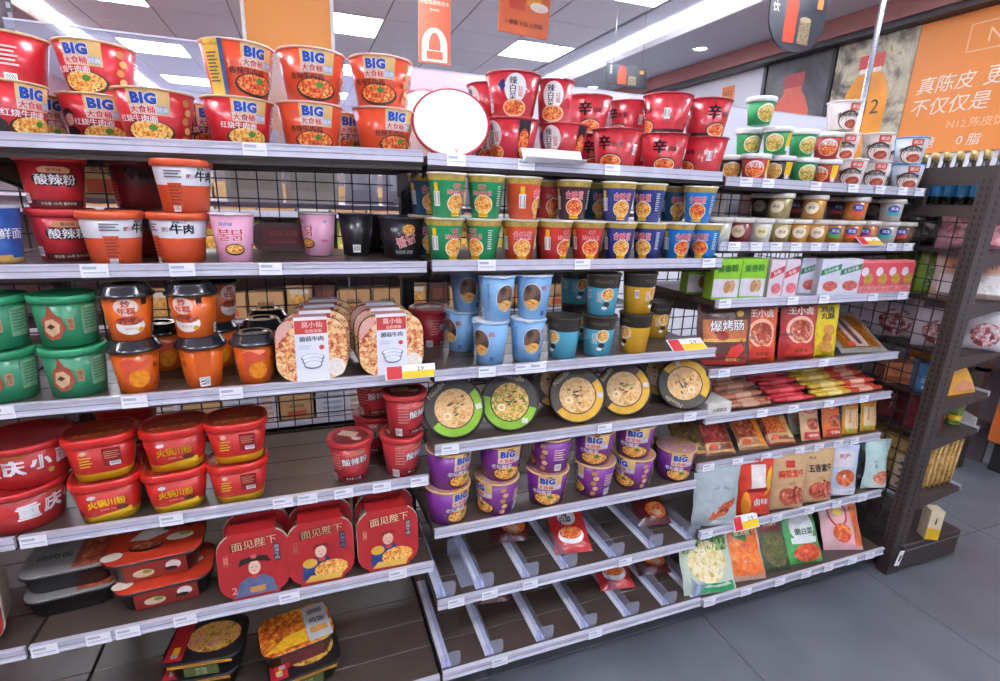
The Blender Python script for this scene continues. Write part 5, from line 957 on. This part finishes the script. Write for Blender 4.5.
# ---- B3
for kd, px, py, y, lv, rot, lab in (('blue_cup', 490, 345, .048, 0, -.9, 'light blue noodle cup turned sideways, lower front'), ('blue_cup', 527, 342, .048, 0, .1, 'light blue noodle cup with round picture, lower front'), ('blue_cup', 462, 335, .18, 0, -1.2, 'light blue noodle cup in the second row, lower one'), ('blue_cup', 496, 303, .052, 1, .35, 'light blue noodle cup with oval picture at its edge, upper front'), ('blue_cup', 533, 301, .052, 1, -.35, 'light blue noodle cup with oval picture turned left, upper front'), ('blue_cup', 467, 295, .18, 1, -.2, 'light blue noodle cup in the second row, upper one'),
    ('cyan_cup', 563, 338, .052, 0, -.9, 'cyan noodle cup with black top, lower one beside the light blue cups'), ('cyan_cup', 598, 338, .048, 0, .05, 'cyan noodle cup with black top and bowl picture, lower one'), ('cyan_cup', 602, 299, .052, 1, .1, 'cyan noodle cup with black top, upper front'), ('cyan_cup', 574, 297, .22, 1, .3, 'cyan noodle cup in shade in the second row, upper one'), ('cyan_cup', 574, 335, .22, 0, .3, 'cyan noodle cup in shade in the second row, lower one'),
    ('yellow_cup', 638, 298, .052, 1, .9, 'yellow noodle cup with black top, upper one'), ('yellow_cup', 634, 336, .048, 0, -.9, 'yellow noodle cup with black top, lower one'), ('yellow_cup', 655, 326, .19, 0, .4, 'yellow noodle cup standing in the second row')):
    put(kd, px, py, 'B3', y, lv, rot, lab, 'noodle cup', 'tall paper noodle cups', 'noodle_cup', pitch=.1185, scale=(.96, .96, .92))
def settle():
    """nudge neighbouring round goods on one shelf and tier apart until their rims no longer cut into each other"""
    for _ in range(25):
        for i, (a, ra, sa) in enumerate(ROUND):
            for b, rb, sb in ROUND[i+1:]:
                if sa != sb or abs(a.location.z-b.location.z) > .05: continue
                dx = b.location.x-a.location.x; dy = b.location.y-a.location.y; d = math.hypot(dx, dy); gap = ra+rb+.0006-d
                if gap > 0 and d > 1e-5:
                    ux, uy = dx/d, dy/d; 
                    a.location.x -= ux*gap*.5; b.location.x += ux*gap*.5
                    a.location.y -= uy*gap*.5*(.25 if uy > 0 else .9); b.location.y += uy*gap*.5*(.9 if uy > 0 else .25)
# ---- B4 bowls on their sides
for kd, px, py, y, tl, sp, lab in (('lid_green', 454, 407, .05, 1.25, .3, 'green-printed noodle bowl lying on its side beside the red cups'), ('lid_green2', 510, 401, .055, 1.2, .0, 'green-printed noodle bowl lying on its side next to a yellow one'), ('lid_yellow', 577, 397, .05, 1.2, .0, 'yellow-printed noodle bowl lying on its side in front of another'), ('lid_yellow', 556, 394, .165, 1.25, .2, 'yellow-printed noodle bowl half hidden behind another bowl on its side'), ('lid_yellow2', 624, 388, .06, 1.2, .1, 'brown and yellow noodle bowl lying on its side'), ('lid_yellow', 660, 388, .16, 1.25, .0, 'yellow-printed noodle bowl in shade near the end of its shelf'), ('lid_yellow', 684, 386, .05, 1.2, 1.9, 'yellow-printed noodle bowl on its side beside the small paper box')):
    lying(kd, px, py, 'B4', y, tl, lab, .085, 'bowls lying on their sides', sp)
# ---- C4 snack pouches
def bag(kd, px, py, sh, y, tilt, rz, lab, cat='snack bag', group=None, name='snack_pouch', sc=1, dz=0):
    x = at_y(px, py, y).x; o = spawn(K[kd], name, (x, y, deck_z(sh)+.001+dz), (tilt, 0, rz), lab, cat, group)
    if sc != 1: o.scale = (sc, sc, sc) if not isinstance(sc, tuple) else sc
    return o
g = 'snack bags standing on the shelf'
bag('p_grill', 722, 362, 'C4', .05, -.16, -.2, 'brown sausage snack bag with orange banner', group=g, sc=(1.15, 1, 1.05)); bag('p_orange', 757, 358, 'C4', .05, -.14, -.2, 'orange snack bag with white lettering', group=g, sc=(1.15, 1, 1.02)); bag('p_darkred', 779, 355, 'C4', .115, -.12, -.2, 'dark red snack bag in shade between orange and red bags', group=g, sc=(1.1, 1, 1)); bag('p_red', 796, 354, 'C4', .05, -.14, -.2, 'red snack bag with white lettering', group=g, sc=(1.25, 1, 1.03)); bag('p_yellow', 822, 352, 'C4', .05, -.12, -.2, 'bright yellow snack bag with brown balls', group=g, sc=(1.1, 1, 1.02)); bag('p_flat', 866, 349, 'C4', .045, -1.0, -.1, 'clear flat bag of brown bean curd lying back', group=g, sc=(1.1, 1, 1))
# ---- C5 sausages
for q, (kd, px, py, n) in enumerate((('s_brown', 748, 400, 5), ('s_red', 792, 395, 5), ('s_yellow', 832, 390, 4), ('s_orange', 862, 386, 5))):
    nm = ('brown', 'red', 'yellow', 'orange-red')[q]; x = at_y(px, py, .04).x
    for i in range(n):
        for r in range(2):
            spawn(K[kd], 'sausage_stick', (x+random.uniform(-.01, .01)-.01*i, .035+.028*r+.034*i, deck_z('C5')+.001+(.0205*i if r == 0 else max(0, .0205*i))), (0, 0, random.uniform(-.06, .06)), f"{nm} wrapped sausage stick, {nth(i)} layer of its pile, {'back' if r else 'front'} one", 'sausage', f'{nm} sausage sticks')
# ---- A4 tubs
put('cq', 28, 450, 'A4', .125, 1, -.45, 'large red noodle bowl with white lettering, upper one', 'noodle bowl', 'large red bowls', pitch=.1); put('cq', 24, 500, 'A4', .115, 0, .6, 'large red noodle bowl with white lettering, lower one', 'noodle bowl', 'large red bowls')
for kd, px, py, y, lv, lab in (('rtub_b', 103, 448, .092, 1, 'beside the large red bowls, upper one turned to its back'), ('rtub', 110, 492, .088, 0, 'beside the large red bowls, lower one'), ('rtub', 176, 440, .092, 1, 'middle stack, upper one'), ('rtub', 178, 484, .088, 0, 'middle stack, lower one'), ('rtub_b', 238, 435, .092, 1, 'beside the empty shelf space, upper one'), ('rtub_b', 240, 480, .088, 0, 'beside the empty shelf space, lower one'), ('rtub', 128, 445, .28, 0, 'in the second row, lower one'), ('rtub', 128, 415, .28, 1, 'in the second row, upper one')):
    put(kd, px, py, 'A4', y, lv, 0, 'red and yellow noodle tub '+lab, 'noodle tub', 'red and yellow tubs', 'noodle_tub', cf=.5, pitch=.104)
for px, py, y, lv, rot, lab in ((351, 457, .095, 0, -.5, 'single red noodle cup beside the empty shelf space'), (402, 455, .085, 0, .2, 'red noodle cup at the shelf end, lower one'), (405, 412, .085, 1, .2, 'red noodle cup at the shelf end, upper one'), (374, 440, .24, 0, -.4, 'red noodle cup in the second row, lower one'), (375, 407, .24, 1, -.4, 'red noodle cup in the second row, upper one')):
    put('red_cup', px, py, 'A4', y, lv, rot, lab, 'noodle cup', 'red noodle cups', 'noodle_cup')
# ---- B5 purple bowls
for px, py, lv, rot, lab in ((447, 507, 0, .75, 'next to the red cups, lower one'), (496, 496, 0, -.9, 'second stack from the red cups, lower one'), (546, 489, 0, .1, 'third stack from the red cups, lower one'), (593, 480, 0, -1.2, 'fourth stack from the red cups, lower one turned away'), (632, 475, 0, -.6, 'last stack, lower one'), (449, 473, 1, .75, 'next to the red cups, upper one'), (500, 465, 1, .4, 'second stack from the red cups, upper one'), (550, 457, 1, -1.6, 'third stack from the red cups, upper one turned to its barcode'), (593, 448, 1, .1, 'fourth stack from the red cups, upper one'), (633, 445, 1, .1, 'last stack, upper one'), (674, 464, 0, .35, 'standing single near the vacuum packs')):
    put('big_purple', px, py, 'B5', .055, lv, rot, 'purple noodle bowl '+lab, 'noodle bowl', 'purple noodle bowls')
# ---- C6 packs
g = 'packs leaning on the shelf'
for kd, px, py, y, tl, lab in (('v_olive', 694, 452, .06, -.85, 'olive-brown vacuum pack beside the purple bowl'), ('v_meat', 722, 452, .04, -.85, 'vacuum pack of small red sausages'), ('v_orange', 755, 447, .04, -.85, 'vacuum pack with bright orange strip'), ('v_red', 783, 443, .04, -.8, 'red vacuum pack beside the mushroom bag'), ('v_enoki', 803, 437, .09, -.6, 'clear bag of pale mushrooms'), ('n_cream', 812, 436, .035, -.4, 'cream snack pack with red strip'), ('n_orange', 833, 433, .035, -.35, 'orange snack pack with red badge'), ('n_yellow', 850, 430, .035, -.2, 'yellow bamboo shoot pack beside the orange pack'), ('n_yellow', 868, 428, .035, -.2, 'yellow bamboo shoot pack at the shelf end')):
    bag(kd, px, py, 'C6', y, tl, -.15, lab, group=g, name='snack_pack')
# ---- A5
for kd, px, py, lab in (('emp_f', 254, 552, 'red meal box printed with a lady in court dress'), ('emp_m', 321, 548, 'red meal box printed with a man in a robe, next to the lady box'), ('emp_m', 387, 538, 'red meal box printed with a man in a robe, at the shelf end')):
    x = at_y(px, py, .015).x
    for i in range(3):
        spawn(K[kd] if i == 0 else K['emp_back'], 'meal_box', (x+(.004 if i else 0), .022+.086*i, deck_z('A5')+.0008), (-.10, 0, .03), lab if i == 0 else ('red-sleeved meal box standing second behind the ', 'red-sleeved meal box standing third behind the ')[i-1]+{'emp_f': 'lady box', 'emp_m': 'robe box'}[kd]+(' at the shelf end' if px > 350 else ''), 'meal box', 'red meal boxes standing in rows').scale = (.98, 1, .93)
def tray(kd, px, py, z, lab, rz=0, tx=0, sh='A5', ty=0):
    p = at_z(px, py, z+K[kd].h); o = spawn(K[kd], 'meal_tray', (p.x, p.y, z), (tx, ty, rz), lab, 'meal tray', 'black ready-meal trays'); return o
dz5 = deck_z('A5')+.001
tray('tray_red', 167, 566, dz5, 'red-topped black meal tray, lower of the stack beside the lady box', .08); tray('tray_red', 157, 540, dz5+.063, 'red-topped black meal tray, upper of the stack beside the lady box', .05)
tray('tray_grey', 78, 575, dz5, 'grey-topped black meal tray, lower one in the dim end of the shelf', .1); tray('tray_grey', 74, 553, dz5+.056, 'grey-topped black meal tray, upper one in the dim end of the shelf', .06)
# ---- A6
dz6 = deck_z('A6')+.001
tray('tray_hot', 206, 655, dz6, 'black tray with picture of hot pot and red strip on the lowest shelf, lower one', -.1); tray('tray_hot', 208, 638, dz6+.061, 'black tray with picture of hot pot and red strip on the lowest shelf, upper one', -.12)
tray('tray_hot', 303, 652, dz6, 'black tray under the curry rice tray on the lowest shelf', .15); tray('tray_rice', 296, 628, dz6+.061, 'black tray of curry rice with grey label, on top of another tray', .18)
# ---- B6, B7
for kd, px, py, sh, tl, lab in (('pack_dark', 511, 545, 'B6', -1.15, 'dark noodle pack lying between the dividers'), ('pack_red', 574, 556, 'B6', -1.05, 'red kimchi noodle pack lying between the dividers'), ('pack_dark', 655, 528, 'B6', -1.05, 'dark red noodle pack near the end of the divided shelf'), ('pack_dark', 492, 606, 'B7', -1.2, 'dark noodle pack at the back of the lowest divided shelf'), ('pack_red', 618, 592, 'B7', -1.2, 'red noodle pack at the back of the lowest divided shelf'), ('pack_dark', 655, 577, 'B7', -1.2, 'dark red noodle pack at the end of the lowest divided shelf')):
    p = at_z(px, py, deck_z(sh)); y = min(p.y, .25); o = spawn(K[kd], 'noodle_pack', (p.x, y, deck_z(sh)+.012), (tl, 0, -.15), lab, 'noodle pack', 'noodle packs between dividers')
# ---- C7, C8 pouches
g = 'pouches on the second lowest shelf'
for kd, px, py, y, lab, sc in (('p_grey', 714, 520, -.005, 'pale grey pouch with picture of chicken feet', 1.12), ('p_redtall', 752, 516, -.005, 'red tall pouch with yellow flash above the promotion card', (1.15, 1, 1)), ('p_darkred', 765, 510, .06, 'dark pouch in shade behind the kraft pouch', (1, 1, 1.1)), ('p_kraft', 785, 510, -.01, 'kraft paper pouch with red lettering', (1.15, 1, 1)), ('p_kraft2', 814, 502, -.01, 'kraft paper pouch with dark lettering', (1.1, 1, 1)), ('p_whiteblue', 840, 494, -.005, 'pale blue pouch with picture of browned meat', (1.05, 1, 1)), ('p_teal', 858, 488, .06, 'grey-blue pouch standing back between two pale pouches', 1), ('p_mint', 873, 487, -.005, 'mint-coloured pouch with narrow waist at the shelf end', (1.1, 1, 1))):
    bag(kd, px, py, 'C7', y-.022 if y < .03 else y, -.13, -.2, lab, group=g, sc=(sc if isinstance(sc, tuple) else (sc, 1, 1))[:2]+(.9,))
g = 'pickle bags on the lowest shelf'
for kd, px, py, y, lab, sc in (('b_veg', 711, 592, -.075, 'clear bag of pale and green vegetables', (1.05, 1, 1.05)), ('b_orange', 748, 582, -.065, 'bag of orange pickled radish', (1.1, 1, 1.05)), ('b_dark', 776, 573, -.06, 'dark green bag of pickles with red label', (1.1, 1, 1.05)), ('b_green', 806, 564, -.06, 'green and white cabbage pickle bag', (1.15, 1, 1.05)), ('b_pink', 842, 556, -.05, 'pink and red round-printed pickle bag leaning askew', (1.1, 1, 1.05))):
    bag(kd, px, py, 'C8', y-.018, -.55, -.15 if kd != 'b_pink' else -.3, lab, group=g, name='pickle_bag', sc=sc)

# ================================================================== goods on the far side of the run, seen through the wire
K['r_cream'] = carton(.15, .10, .20, M('#d9d2c4', .6, var=.04), [('R', 'print', M('#c8bfae', .6), 0, .06, .12, .05), ('R', 'print', M('#a89e8e', .6), .03, .13, .03, .03), ('R', 'print', M('#d9d2c4', .6), .03, .13, .026, .026)], M('#cfc6b4', .6))
K['r_kraft'] = carton(.17, .10, .13, M('#caa071', .6, var=.05), [('T', 'lettering', M('#4a3a2c', .6), '纸箱包装', 0, .075, .018, .02), ('R', 'print', M('#c8603a', .6), 0, .03, .10, .035)], M('#b88f60', .6))
K['r_white'] = carton(.26, .12, .032, M('#d8d8de', .5), [('R', 'print', M('#a8b4c8', .5), -.04, .016, .10, .018), ('R', 'print', M('#c8a48a', .5), .08, .016, .05, .02)], M('#c8c8d0', .5))
K['r_grey'] = pouch(.105, .19, .05, M('#b2b1bb', .34, coat=.3, var=.06), [('R', 'label', M('#c9c8d2', .5), 0, .09, .06, .09), ('R', 'label', M('#a09fae', .5), 0, .15, .08, .02)], seed=41)
K['r_yellow'] = pouch(.085, .22, .04, M('#e2bf3c', .36, coat=.3, var=.15), [('R', 'print', M('#d8452c', .4), 0, .19, .07, .025), ('O', 'picture', FOOD('crisps', ['#a8601c', '#e0a83a', '#f0dc8a'], 60), 0, .12, .032, .045), ('R', 'print', M('#7aa83a', .4), 0, .04, .07, .04)], seed=42)
K['r_green'] = pouch(.085, .215, .04, M('#b8c85a', .36, coat=.3, var=.15), [('R', 'print', M('#f0e8c0', .4), 0, .16, .06, .04), ('O', 'picture', SALAD, 0, .09, .03, .04)], seed=43)
K['r_cookie'] = pouch(.13, .15, .05, M('#d8b47a', .36, coat=.3, var=.12), [('O', 'picture', FOOD('cookie', ['#a8702c', '#d89a4a', '#ecc884'], 50), 0, .07, .045, .04), ('R', 'print', M('#e8e0d4', .5), 0, .125, .09, .02)], seed=44)
K['r_brown'] = carton(.10, .08, .16, M('#5a3c34', .5, var=.1), [('R', 'print', M('#d8b03a', .5), 0, .03, .09, .02), ('R', 'print', M('#7a4a3c', .5), 0, .1, .07, .06)], M('#4a3028', .5))
RN = {'r_cream': ('cream carton', 'carton', 'food_carton'), 'r_kraft': ('kraft cardboard box', 'cardboard box', 'cardboard_box'), 'r_white': ('flat white carton', 'carton', 'food_carton'), 'r_grey': ('silver-grey pouch', 'pouch', 'snack_pouch'), 'r_yellow': ('yellow crisp packet', 'snack bag', 'snack_bag'), 'r_green': ('pale green packet', 'snack bag', 'snack_bag'), 'r_cookie': ('tan biscuit bag', 'snack bag', 'snack_bag'), 'r_brown': ('dark brown carton', 'carton', 'food_carton')}
RW = {'r_cream': .155, 'r_kraft': .176, 'r_white': .27, 'r_grey': .112, 'r_yellow': .092, 'r_green': .092, 'r_cookie': .138, 'r_brown': .108}
LV = {1.365: 'top rear shelf', .20: 'lowest rear shelf'}
def rear(kd, x, z, y=.54, dz=0, bay='A'):
    where = {'Z': 'next to the green tubs', 'A': 'behind the red bowls bay', 'B': 'behind the cup noodle bay', 'C': 'behind the jar and pouch bay'}[bay]
    spawn(K[kd], RN[kd][2], (x, y, z+.001+dz), (0, 0, random.uniform(-.06, .06)), f'{RN[kd][0]} seen through the wire, {LV[z]} {where}', RN[kd][1], f'goods on the {LV[z]} {where}')
def rear_row(seq, x, z, bay, y=.54, x1=None):
    i = 0
    while True:
        kd = seq[i % len(seq)]; x += RW[kd]/2
        if x+RW[kd]/2 > x1: break
        rear(kd, x, z, y, 0, bay); x += RW[kd]/2+.004; i += 1
rear_row(['r_kraft', 'r_brown'], .05, 1.365, 'A', x1=.40); rear_row(['r_cream'], .41, 1.365, 'A', x1=.74); rear_row(['r_grey'], .74, 1.365, 'A', x1=.98)
rear_row(['r_brown', 'r_kraft'], .05, .20, 'A', x1=.89)
for b, x0 in (('B', 1.02), ('C', 1.84)):
    rear_row(['r_grey', 'r_grey', 'r_cream'] if b == 'B' else ['r_grey', 'r_brown', 'r_cream'], x0, 1.365, b, x1=BX[b][1]-.02); rear_row(['r_kraft', 'r_brown'], x0, .20, b, x1=BX[b][1]-.02)
rear_row(['r_cream', 'r_brown'], -.4, 1.365, 'Z', x1=-.01)
# the shelving on the other side of the rear aisle, facing this way
OY = 1.62; OL = [.18, .47, .76, 1.03, 1.30]
for q, x0 in enumerate((-.95, -.05, .85, 1.75)):
    ob_ = empty('shelf_bay', (x0, OY, 0)); tag(ob_, 'brown shelf bay across the rear aisle, seen through the wire mesh', 'shelf', 'shelf bays across the rear aisle')
    obj('back_panel', MB().box(0, .895, .30, .31, 0, 1.5, M('#8a8088', .6)), ob_); obj('base', MB().box(0, .895, .03, .30, 0, .10, brown), ob_)
    for z in OL:
        sh_ = obj('shelf', MB().box(0, .895, 0, .30, -.02, 0, brown), ob_, (0, 0, z)); obj('price_rail', MB().box(0, .895, -.006, 0, -.026, .004, rail_m), sh_)
OT = ('lowest', 'second', 'third', 'fourth', 'top')
def across(seq, z, x, x1, y=.08, lv=0):
    i = 0; cnt = {}
    while True:
        kd = seq[i % len(seq)]; x += RW[kd]/2
        if x+RW[kd]/2 > x1: break
        cnt[kd] = cnt.get(kd, -1)+1
        for q in range(5 if kd == 'r_white' else 1):
            spawn(K[kd], RN[kd][2], (x, OY+y, z+.001+q*.033), (0, 0, random.uniform(-.05, .05)), f'{nth(cnt[kd])} {RN[kd][0]} from the green-tub side, {OT[lv]} shelf across the rear aisle'+(f', layer {ORD[q]}' if kd == 'r_white' else ''), RN[kd][1], f'goods on the {OT[lv]} shelf across the rear aisle')
        x += RW[kd]/2+.006; i += 1
across(['r_yellow', 'r_yellow', 'r_green', 'r_cookie'], OL[3], -.3, 2.6, lv=3); across(['r_kraft', 'r_kraft', 'r_cream'], OL[4], -.3, 2.6, lv=4); across(['r_kraft', 'r_cookie', 'r_brown', 'r_kraft'], OL[2], -.3, 2.6, lv=2); across(['r_cookie', 'r_white', 'r_yellow', 'r_cookie'], OL[1], -.3, 2.0, lv=1); across(['r_white', 'r_kraft'], OL[0], -.3, 1.6, lv=0)
K['dark_tray'] = tray_pack(.15, .075, .06, M('#5a1f22', .38, coat=.3), M('#241a1c', .35), None, [('R', 'sleeve_print', M('#7a2a2c', .45), 0, .038, .10, .046), ('T', 'lettering', M('#b8605a', .5), '自热火锅', .004, .046, .016, .02), ('R', 'sleeve_print', M('#a04a46', .5), .0, .024, .07, .006)], rr=.32)
spawn(K['dark_tray'], 'meal_box', (at_y(284, 250, .35).x, .35, deck_z('A2')+.001), (-.08, 0, .05), 'dark red meal tray standing at the back beside the pink cup', 'meal box')

# ================================================================== goods on the end rack
def rk(kind, name, px, py, x, z, rz, lab, cat, group=None, sc=None, tilt=0):
    p = at_x(px, py, x); o = spawn(kind, name, (x, p.y, z+.001), (tilt, 0, rz), lab, cat, group)
    if sc: o.scale = sc
    return o
bt = Kind(.19); bt.part('glass', MB().lathe([(.024, 0), (.027, .004), (.027, .105), (.022, .125), (.011, .142), (.0105, .165)], M('#16141a', .12, coat=.9), 16)); bt.part('cap', MB().lathe([(.0135, .158), (.0135, .186), (.011, .190)], M('#c9b47a', .3, metal=.6), 16)); bt.part('label', MB().lathe([(.0274, .03), (.0274, .09)], M('#4aa0d8', .4, var=.2, scale=40), 16, cap0=False, cap1=False))
for r in range(2):
    for q in range(21):
        y = -.07+q*.041+r*.02
        spawn(bt, 'sauce_bottle', (2.835+r*.05, y, 1.436), (0, 0, .3*q), f"{nth(q)} gold-capped dark bottle from the slotted post, {'row by the wire' if r == 0 else 'outer row'}", 'bottle', 'gold-capped bottles on the end rack, '+('row by the wire' if r == 0 else 'outer row')).scale = (.68, .68, .97)
def bagk(w, h, d, col, art, seed, **kw): return pouch(w, h, d, col, art, seed=seed, **kw)
blackbag = bagk(.16, .15, .10, M('#34322f', .4, var=.2, scale=40), [('R', 'label', M('#6a6458', .5), 0, .06, .08, .05)], 51); pinkbag = bagk(.15, .13, .08, M('#c8909c', .3, coat=.5, var=.2, scale=50), [('O', 'picture', FOOD('pink_sweets', ['#a8505c', '#d88a94', '#f0d0d4'], 60), 0, .065, .055, .045)], 52)
greenbag = bagk(.13, .19, .08, M('#7a9a34', .35, coat=.3, var=.25, scale=40), [('O', 'picture', GREENS, 0, .08, .04, .05)], 53); palebag = bagk(.14, .18, .05, M('#cbb6a6', .4, var=.08), [('R', 'label', M('#d89a7a', .5), 0, .13, .10, .05), ('T', 'lettering', M('#4a3a34', .5), '挂面', 0, .13, .024, .03), ('R', 'label', M('#e0dcd8', .5), 0, .06, .11, .07)], 54); clearbag = bagk(.17, .16, .07, CLEAR('snack_film', '#e4e2e6', .35, .15), [('O', 'picture', FOOD('dried_fruit', ['#5a1c20', '#8a3438', '#c8b0b0', '#e0dcdc'], 45), 0, .07, .06, .05)], 55)
for kind, nm, px, py, x, z, lab, sc in ((blackbag, 'snack_bag', 925, 225, 2.87, 1.28, 'black snack bag on the end rack below the bottles', None), (pinkbag, 'snack_bag', 965, 228, 2.87, 1.28, 'pink sweets bag on the end rack beside the slotted post', None), (pinkbag, 'snack_bag', 1000, 225, 2.98, 1.28, 'pink sweets bag on the outer side of the end rack', None),
    (greenbag, 'snack_bag', 903, 272, 2.87, 1.10, 'green snack bag on the end rack below the black bag', (1, 1, .84)), (greenbag, 'snack_bag', 934, 272, 2.875, 1.10, 'green snack bag on the end rack next to the noodle bag', (.8, .8, .84)), (palebag, 'noodle_bag', 957, 275, 2.86, 1.10, 'pale noodle bag on the end rack below the pink bag', (1, 1, .95)), (palebag, 'noodle_bag', 995, 278, 2.98, 1.10, 'pale noodle bag on the outer side of the end rack', (1, 1, .95)),
    (clearbag, 'snack_bag', 893, 325, 2.88, .905, 'clear bag of dark red dried fruit on the end rack, far one', None), (clearbag, 'snack_bag', 938, 325, 2.87, .905, 'clear bag of dark red dried fruit beside the slotted post', (.85, .8, .9)), (clearbag, 'snack_bag', 985, 330, 3.02, .905, 'clear bag of dried fruit on the outer side of the end rack', (.8, .8, .9))):
    rk(kind, nm, px, py, x, z, -PI/2+.75, lab, 'snack bag', None, sc)
bx1 = carton(.10, .10, .085, M('#c8825a', .5, var=.08), [('R', 'print', M('#a85a38', .5), 0, .02, .09, .02), ('O', 'print', M('#b86a44', .5), -.01, .055, .02, .015)]); bx2 = carton(.06, .10, .115, M('#3f86b8', .45, var=.06), [('R', 'print', M('#8ab8d8', .5), 0, .05, .04, .03), ('R', 'print', M('#d8e4ee', .5), 0, .02, .03, .012)])
rk(bx1, 'food_carton', 897, 362, 2.86, .735, -.7, 'tan cardboard carton behind the wire next to the blue carton', 'carton'); rk(bx2, 'food_carton', 926, 366, 2.86, .735, -.75, 'blue carton behind the wire beside the slotted post', 'carton')
# gable-shaped yellow carton
yk = Kind(.17); YM = M('#e0a32c', .45, var=.05); P = [(-.02, 0), (.15, 0), (.11, .05), (-.005, .16), (-.02, .165)]
yk.part('carton_body', MB().loft([[(a, .0, b) for a, b in P], [(a, .16, b) for a, b in P]], YM, smooth=False)); yk.part('window', MB().loft([[(a, -.001, b) for a, b in ((.015, .01), (.125, .012), (.105, .045), (.05, .06), (.02, .045))], [(a, -.0002, b) for a, b in ((.015, .01), (.125, .012), (.105, .045), (.05, .06), (.02, .045))]], M('#d88a4a', .2, coat=.6), smooth=False)); yk.part('handle', MB().box(-.012, .03, .04, .12, .158, .172, M('#b8742c', .5)))
spawn(yk, 'gable_carton', (2.895, -.09, .736), (0, 0, .0), 'bright yellow gable carton with clear window on the end rack', 'carton')
rb = carton(.12, .12, .13, M('#6a2226', .45, var=.08), [('T', 'lettering', M('#c8a08a', .5), '礼\n盒', .035, .07, .07, .01)]); 
for q, (px, py) in enumerate(((876, 411), (918, 413))): rk(rb, 'gift_box', px, py, 2.87, .585, -.7, ('dark red gift box on the end rack, far one', 'dark red gift box beside the slotted post')[q], 'gift box', 'dark red gift boxes')
gb = Kind(.13); gb.part('jar_body', MB().lathe([(.022, 0), (.024, .004), (.024, .095), (.020, .102)], FOOD('peas', ['#3a4a1c', '#6a8a34', '#a8b85a'], 90), 18)); gb.part('cap', MB().lathe([(.0245, .100), (.0245, .124), (.022, .127)], WHITE, 18)); gb.part('label', MB().lathe([(.0245, .02), (.0245, .04)], YEL, 18, cap0=False, cap1=False))
spawn(gb, 'snack_tube', (3.03, -.05, .586), (0, .12, 0), 'green snack tube with white cap on the end rack', 'snack tube'); mg = carton(.14, .16, .012, M('#c8c6cc', .4, var=.12), [], M('#a8a4b8', .3, var=.3, scale=14)); spawn(mg, 'magazine_stack', (3.00, .06, .586), (0, 0, .1), 'stack of pale leaflets on the end rack under the snack tube', 'leaflets'); o = spawn(carton(.10, .003, .05, WHITE, [('R', 'print', M('#d83a48', .5), .0, .045, .09, .006)]), 'shelf_card', (3.115, -.06, .575), (0, 0, PI/2-.6), 'white shelf card with red edge on the end rack', 'shelf card')
wv = Kind(.22); wicker = FOOD('wicker', ['#8a6a34', '#c09a54', '#d8ba7a', '#a8803e'], 55)
wv.part('basket_body', MB().bev(-.13, .13, -.12, .12, 0, .205, .006, wicker)); rim_ = MB()
for q in range(9): rim_.tube([(-.128+.032*q, -.122, .0), (-.122+.032*q, -.125, .2)], .006, wicker, 6)
wv.part('stakes', rim_); wv.part('rim', MB().tube([(-.13, -.12, .205), (.13, -.12, .205), (.13, .12, .205), (-.13, .12, .205), (-.13, -.12, .205)], .008, wicker, 6))
spawn(wv, 'wicker_basket', (2.945, .045, .326), (0, 0, 0), 'tan wicker basket under the leaflets on the end rack', 'basket')
cal = carton(.09, .012, .15, M('#c9bfa4', .5, var=.08), [('R', 'print', M('#6a5a48', .5), 0, .06+.03*q, .06, .012) for q in (-1, 0, 1, 2)]); 
gbt = Kind(.16); gbt.part('bottle_body', MB().lathe([(.028, 0), (.034, .006), (.036, .07), (.026, .10), (.012, .12), (.011, .15), (.013, .16)], M('#7a6a48', .3, coat=.5, var=.2), 16)); spawn(gbt, 'oil_bottle', (2.80, .24, .326), (0, 0, 0), 'brown round bottle behind the wire on the end rack', 'bottle')
rk(cal, 'menu_board', 909, 468, 2.80, .326, -PI/2+.5, 'pale printed board standing behind the wire on the end rack', 'board')
yb = carton(.05, .05, .13, M('#d8c8a8', .5), [('R', 'print', M('#e0b422', .5), 0, .025, .05, .05), ('T', 'lettering', BLACK, 'i', 0, .085, .03, .02)]); rk(yb, 'food_carton', 935, 508, 2.93, .131, -.5, 'small yellow and white carton on the base of the end rack', 'carton')
# orange display stand and dark post by the right wall, beyond the end rack
o = empty('display_stand', (4.19, .33, 0)); tag(o, 'orange cardboard display stand by the wall beyond the end rack', 'display stand'); obj('stand_body', MB().bev(0, .10, -.9, 0, .17, .80, .006, M('#c8672c', .5, var=.06)), o); obj('foot', MB().box(.03, .10, -.85, -.03, 0, .17, frame_m), o)
o = empty('wall_rack', (4.05, .36, 0)); tag(o, 'dark brown slotted rack standing against the right wall', 'shelf'); obj('upright', MB().box(0, .05, 0, .05, 0, 1.5, brown), o); obj('upright', MB().box(0, .05, 1.1, 1.15, 0, 1.5, brown), o); obj('back_panel', MB().box(.22, .24, 0, 1.15, 0, 1.5, M('#5a5058', .5)), o)
for z in (.25, .6, .95, 1.3): obj('shelf', MB().box(.0, .22, 0, 1.15, -.02, 0, brown), o, (0, 0, z))

# ---- the next bay: a few goods that reach into view
for i, (px, py, sh, y) in enumerate(((8, 590, 'Z5', .03),)):
    x = at_y(px, py, y).x-.09
    spawn(K['emp_m'], 'meal_box', (x, y, deck_z(sh)+.001), (-.1, 0, .02), ('red meal box with a robed man in the next bay, nearest the grey trays', 'red meal box with a robed man farther along the next bay')[i], 'meal box')

settle()
